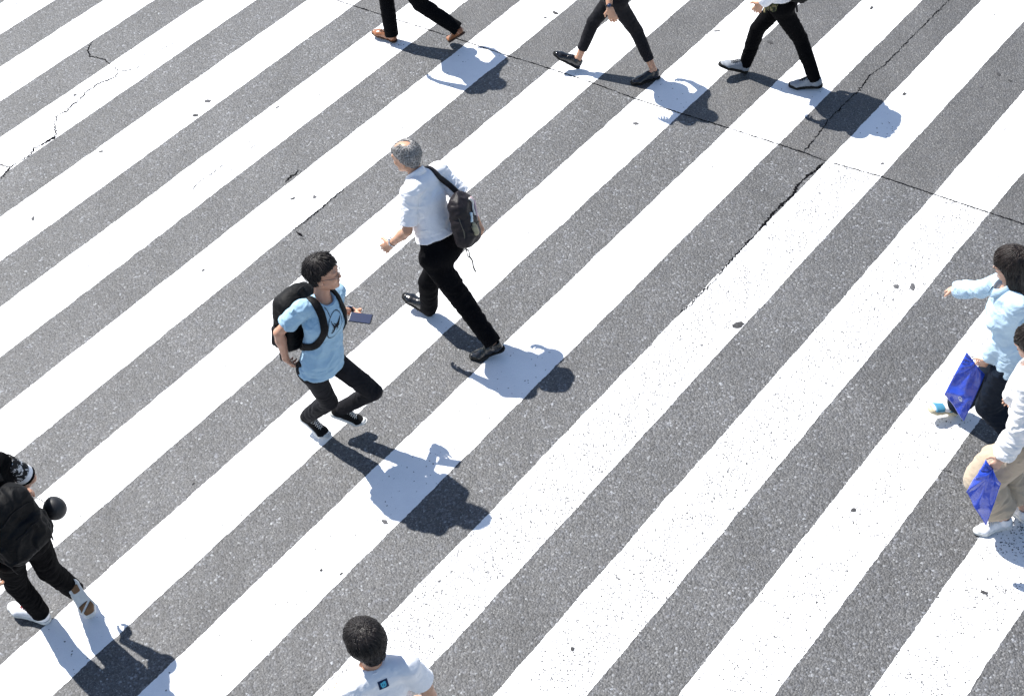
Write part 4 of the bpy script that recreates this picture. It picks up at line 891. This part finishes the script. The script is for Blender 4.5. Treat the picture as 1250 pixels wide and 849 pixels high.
P_,N_=snap([X(-.12,y,-.045) for y in np.linspace(-.08,.08,10)],tr,.003); V,F=ribbon(P_,N_,.012,.003); mesh('piping',V,F,M['olive'],bag)
S=Fld(X(-.085,.02,-.06)-.07,X(-.085,.02,-.06)+.07,.003); S.cone(X(-.085,.022,-.09),X(-.085,.028,-.050),.024,.022,(0,0,1),.004); S.cone(X(-.085,.026,-.05),X(-.086,.030,-.028),.014,.014,(0,0,1),.003); V,F=S.mesh(1); mesh('bottle',V,F,M['bottle'],bag)
S=Fld(X(-.08,.035,.02)-.07,X(-.08,.035,.02)+.07,.003); S.box(X(-.078,.030,.022),(.010,.014,.035),R@np.array(Matrix.Rotation(.3,3,'X')),.006,.003); V,F=S.mesh(1); mesh('side_pack',V,F,M['paper'],bag)
pts=[X(0,-.02,.15),sec(p,.86,-.13,-.10),sec(p,.97,-.07,-.085),sec(p,1.02,.0,-.09),sec(p,.92,.09,-.09),sec(p,.75,.14,-.10),sec(p,.58,.12,-.13),sec(p,.46,.04,-.16),sec(p,.40,-.06,-.14),sec(p,.38,-.11,-.10)]
strapline('strap',pts,p.st,.040,.005,M['bag'],bag,off=.005,n=40)
V,F=ribbon(spline([X(-.02,.10,.06),X(-.04,.105,-.06),X(-.02,.09,-.17),X(-.01,.075,-.20)],14),[R@np.array([-1,.6,0])]*14,.012,.002); mesh('webbing',V,F,M['olive'],bag)
V,F=tube([X(-.01,.06+.016*math.cos(a),-.225+.028*math.sin(a)) for a in np.linspace(0,6.283,15)[:-1]],.004,6,closed=True); mesh('buckle',V,F,M['olive'],bag)
V,F=ribbon(spline([X(-.01,.055,-.25),X(-.015,.035,-.29),X(-.01,.03,-.34),X(-.012,.015,-.38)],12),[R@np.array([-1,.3,0])]*12,.014,.002); mesh('strap_end',V,F,M['olive'],bag)
# ---- 3. man in brown shoes
p=setup('brown',head=(152,5,0),vox=.006,face=1)
body(p,M['skin'],'man in black trousers and tan brown leather shoes at the top edge')
tee(p,M['white'],hem=.18,sleeve=.8,g=.02,sr=(.066,.07),collar=True,seed=21); collar(p,M['white'],p.sh)
trousers(p,M['wool'],waist=.22,rt=.092,rk=.068,ra=.062,hem=1.06,fa=.010,seed=22)
shoes(p,'dress',{'upper':M['tan_leather'],'sole':M['tan_sole'],'lace':M['tan_sole']},'tan brown lace-up leather shoe')
hair(p,M['hair_black'],'short',n=160,seed=7)
# ---- 4. man with bare ankles
p=setup('watch',head=(150,5,0),vox=.006,face=1,curl={'l':30,'r':35})
body(p,M['skin'],'walker in cropped black trousers and black slip-on shoes with bare ankles')
tee(p,M['blk'],hem=.0,sleeve=.6,seed=31)
trousers(p,M['denim'],waist=.15,rt=.082,rk=.056,ra=.043,hem=.74,fa=.007,seed=32)
shoes(p,'loafer',{'upper':M['leather'],'sole':M['leather_sole'],'lace':M['leather']},'black leather slip-on shoe')
hair(p,M['hair_black'],'short',n=260,seed=8,mess=.8,length=.07); watch(p,'l',M['webbing'],M['screen'],t=.95)
# ---- 5. man in silver sneakers
p=setup('camo',longs=1,head=(146,8,0),vox=.006,face=1,curl={'l':45,'r':35})
body(p,M['skin'],'walker in black trousers, a camouflage shirt and silver-grey running shoes')
S=Fld(*[b for b in bounds(p.J,['pel','neck','ls','rs','le','re','lw','rw'],.2)],.006); torso(S,p,.035,k=.035); sleeves_long(p,S,1.0,.064,.056,.042); 
S.cut(sec(p,.1),-p.TU); o,V,F=part('shirt',S,p,M['white'],[(p.J[q+'s'],p.J[q+'w'],.008,20,.5) for q in 'lr'],5,keep=True); p.sh=o; p.st=bvh(V,F)
trousers(p,M['blk'],waist=.15,rt=.088,rk=.062,ra=.050,hem=1.03,fa=.010,seed=42)
S=Fld(*[b for b in bounds(p.J,['pel','lh','rh'],.3)],.006); S.cone(sec(p,.25,0),sec(p,-.02,-.0),(.150,.108),(.176,.128),p.PL,.02); S.cone(sec(p,0,.1),sec(p,-.22,.13),(.09,.02),(.07,.018),p.PL,.03); S.cut(sec(p,.22),p.TU); S.cut(sec(p,-.2),-p.TU); S.cone(sec(p,-.2,0),sec(p,.0,0),(.16,.112),(.15,.10),p.PL,.004,'sub')
part('tied_shirt',S,p,M['camo'],[(sec(p,.2),sec(p,-.3),.014,12,.6)],6)
shoes(p,'sneaker',{'upper':M['grey_mesh'],'sole':M['leather_sole'],'lace':M['webbing'],'out':M['leather_sole']},'silver-grey running shoe with black sole',scale=1.06)
hair(p,M['hair_black'],'short',n=160,seed=9)
backpack(p,'black backpack on the walker in silver-grey running shoes',dims=(.08,.18,.23),c=(.55,-.19),vox=.007)
# ---- 6. woman in light blue
p=setup('blue',longs=1,head=(156,10,4),fem=1,vox=.0045,s=.95,hs=.96,palm={'r':B3(.1,.1,-1.),'l':B3(.2,.9,.1)},curl={'l':55,'r':30})
body(p,M['skin_fair'],'dark-haired woman in a light blue blouse reaching one arm out and carrying a blue bag')
def blouse(p,mat,g,name='blouse',hem=-.05,rs=(.062,.064,.045),seed=5,fa=.012,nk=.06):
    S=Fld(*[b for b in bounds(p.J,['pel','neck','ls','rs','le','re','lw','rw'],.2)],p.vox); torso(S,p,g,k=.035); S.cone(sec(p,.25),sec(p,hem-.03,-.005),(.14+g,.10+g),(.165+g,.12+g),p.PL,.04)
    sleeves_long(p,S,.97,*rs)
    S.cut(sec(p,hem),-p.TU); S.cone(sec(p,hem-.1,-.005),sec(p,hem+.06,-.005),(.155+g-.01,.11+g-.01),(.14+g-.02,.09+g-.02),p.PL,.004,'sub')
    S.cone(sec(p,.96,-.005),sec(p,1.2,.06),nk-.012,nk,(0,0,1),.006,'sub')
    J=p.J; B=[(J['pel'],sec(p,.6),fa,13,.5),(sec(p,.6),J['neck'],fa*.5,14,.9)]+[(J[q+'s'],J[q+'e'],fa*.8,20,.5) for q in 'lr']+[(J[q+'e'],J[q+'w'],fa*.9,26,.5) for q in 'lr']
    o,V,F=part(name,S,p,mat,B,seed,keep=True); p.sh=o; p.st=bvh(V,F); return o
blouse(p,M['blue2'],.014,seed=51,rs=(.056,.052,.042)); collar(p,M['blue2'],p.sh,.058)
for q in 'lr':
    e_,w_=p.J[q+'e'],p.J[q+'w']; u=nrm(w_-e_); S=Fld(w_-.09,w_+.09,.0045); S.cone(w_-u*.045,w_-u*.005,.049 if q=='l' else .036,.044 if q=='l' else .034,(0,0,1),.005); S.cone(w_-u*.03,w_+u*.05,.034 if q=='l' else .027,.036 if q=='l' else .029,(0,0,1),.003,'sub'); S.cut(w_-u*.045,-u); S.cut(w_,u); V,F=S.mesh(1); mesh('cuff',V,F,M['white2'] if q=='l' else M['blue2'],p.sh)
trousers(p,M['navy'],waist=.15,rt=.10,rk=.088,ra=.078,hem=.93,fa=.012,seed=52)
shoes(p,'sandal',{'upper':M['teal'],'sole':M['cork'],'sock':M['sock']},'teal strapped sandal on a thick pale sole over a white sock',scale=.93)
hair(p,M['hair_brown'],'long',n=1100,thick=.014,seed=10,length=.11,lw=.0038,mess=.08); glasses(p)
A=[at(1180,427,.80),at(1153,480,.47),at(1177,513,.33),at(1203,457,.66)]
o,tr,nn=sheetbag('plastic_bag','upper blue plastic bag, hanging flat below the light blue sleeve',A,p.J['lha']+B3(-.03,0,.0),M['vinyl'],seed=3,amp=.012)
nn=nn if np.dot(nn,-FW)>0 else -nn
lc=A[0]*.12+A[1]*.33+A[2]*.42+A[3]*.13; uu=nrm(A[2]-A[1]); vv=nrm(A[0]-A[1])
M['logo']=plain('white_logo',(.7,.72,.75),.5,.3)
decal('logo',M['logo'],tr,lc,uu,vv,-nn,.06,.06,lambda x,y:.011<math.hypot(x*.9,y)<.0155 or math.hypot(x-.003,y+.004)<.006,.0024,.002,o)
# ---- 7. woman in white blouse and beige trousers
p=setup('beige',longs=1,head=(150,12,0),fem=1,vox=.005,s=.92,hs=.95,palm={'l':B3(.3,.8,.0)},curl={'l':62,'r':30})
body(p,M['skin_fair'],'woman in a sheer white blouse and wide beige trousers at the right edge')
blouse(p,M['white2'],.022,seed=61,fa=.014,rs=(.058,.066,.054))
trousers(p,M['beige'],waist=.15,rt=.130,rk=.108,ra=.112,hem=.76,fa=.016,seed=62,hipf=(.165,.125),frk=14,k=.05,mid=[(p.J['lh']*.5+p.J['lk']*.5+p.PF*.05,p.J['lk']+p.PF*.03,.10,.098)])
shoes(p,'canvas',{'upper':M['white_leather'],'sole':M['rubber'],'cap':M['rubber'],'lace':M['lace']},'plain white sneaker',scale=.93)
hair(p,M['hair_brown'],'long',n=500,thick=.014,seed=12,length=.09,mess=.12)
A=[at(1203,556,.86),at(1180,598,.58),at(1204,640,.36),at(1223,588,.70)]
o,tr,nn=sheetbag('plastic_bag','lower blue plastic bag, crumpled in the fist of the woman in beige trousers',A,p.J['lha'],M['vinyl'],seed=8,amp=.020,thick=.03)
# ---- 8. man in black seen from behind
p=setup('black',head=(128,10,0),vox=.005,curl={'l':35,'r':40})
body(p,M['skin_tan'],'man in black with a patterned sleeve and white sneakers walking away at the left edge')
tee(p,M['blk'],hem=-.1,sleeve=.5,g=.018,sr=(.062,.060),hemflare=.02,seed=71)
J=p.J; e_=J['re']; s_=J['rs']; u=nrm(e_-s_); L_=np.linalg.norm(e_-s_)
def cuffs(nm,t0,t1,r0,mt):
    a,b=s_+u*L_*t0,s_+u*L_*t1; S=Fld(np.minimum(a,b)-.09,np.maximum(a,b)+.09,.004); S.cone(a-u*.02,b+u*.02,r0,r0,(0,0,1),0); S.cut(a,-u); S.cut(b,u); S.cone(a-u*.02,b+u*.02,r0-.013,r0-.012,(0,0,1),.003,'sub'); V,F=S.mesh(1); return mesh(nm,V,F,mt,p.o)
cuffs('printed_sleeve',.12,.66,.064,M['paisley']); cuffs('sleeve_band',.66,.80,.063,M['white']); cuffs('sleeve_trim',.80,.87,.064,M['blk'])
trousers(p,M['blk'],waist=.1,rt=.092,rk=.070,ra=.058,hem=1.07,fa=.008,seed=72)
shoes(p,'sneaker',{'upper':M['white_leather'],'sole':M['rubber'],'lace':M['red'],'out':M['gumsole']},'white leather sneaker with dark red lining',scale=1.12)
hair(p,M['hair_black'],'short',n=200,seed=13)
root,X,tr=backpack(p,'square black backpack on the man walking away at the left edge',dims=(.10,.155,.225),c=(.53,-.19),tilt=.03,tagged=0)
c=at(66,620,1.0); S=Fld(c-.16,c+.16,.0045); RR=headframe(-30,0,0); S.ell(c,(.078,.070,.076),RR,.0); S.cut(c-RR[:,0]*.036,-RR[:,0]); S.cone(c-RR[:,0]*.036,c-RR[:,0]*.034,.060,.062,(0,0,1),.004) if 0 else None; V,F=S.mesh(1)
M['shell']=plain('smooth_black_shell',(.010,.010,.012),.5,.4,bs=0)
pc=mesh('round_case',V,F,M['shell'],base=c-B3(0,0,.085)); tag(pc,'smooth rounded black case clipped to the side of the square black backpack','case')
V,F=tube(spline([c-RR[:,0]*.05+B3(0,0,.02),c-RR[:,0]*.09+B3(0,0,.05),X(0,-.16,.06)],8),.003,5); mesh('clip_cord',V,F,M['metal'],pc)
# ---- 9. man in white tee from behind
p=setup('tee',head=(122,14,0),vox=.0045,curl={'l':25,'r':30},hs=1.04)
body(p,M['skin'],'black-haired man in a white T-shirt at the bottom edge, seen from above and behind')
tee(p,M['white'],hem=-.1,sleeve=.66,g=.020,sr=(.068,.076),neck=.066,hemflare=.02,seed=81,fa=.008)
trousers(p,M['denim'],waist=.1,seed=82); shoes(p,'canvas',{'upper':M['canvas'],'sole':M['rubber'],'cap':M['rubber'],'lace':M['lace']})
hair(p,M['hair_black'],'short',n=1500,thick=.020,seed=14,length=.08,lw=.0046,nape=-.07,mess=.16)
M['labelblue']=plain('dark_blue_label',(.01,.025,.07),.7,.2,bs=0); M['cyan']=plain('cyan_label_figure',(.08,.42,.58),.7,.2,bs=0)
tc_=sec(p,.95,-.12,-.012)
lb=decal('back_label',M['labelblue'],p.st,tc_,p.TL,p.TU,p.TF,.052,.052,lambda x,y:True,.004,.002,p.sh)
decal('label_figure',M['cyan'],p.st,tc_,p.TL,p.TU,p.TF,.05,.05,lambda x,y:abs(math.hypot(x*1.2,y)-.013)<.004 or (abs(x+y*.4)<.004 and abs(y)<.019) or (abs(y-.012)<.003 and abs(x)<.015),.002,.0032,lb)
print('built in %.1f s'%(time.time()-T0))
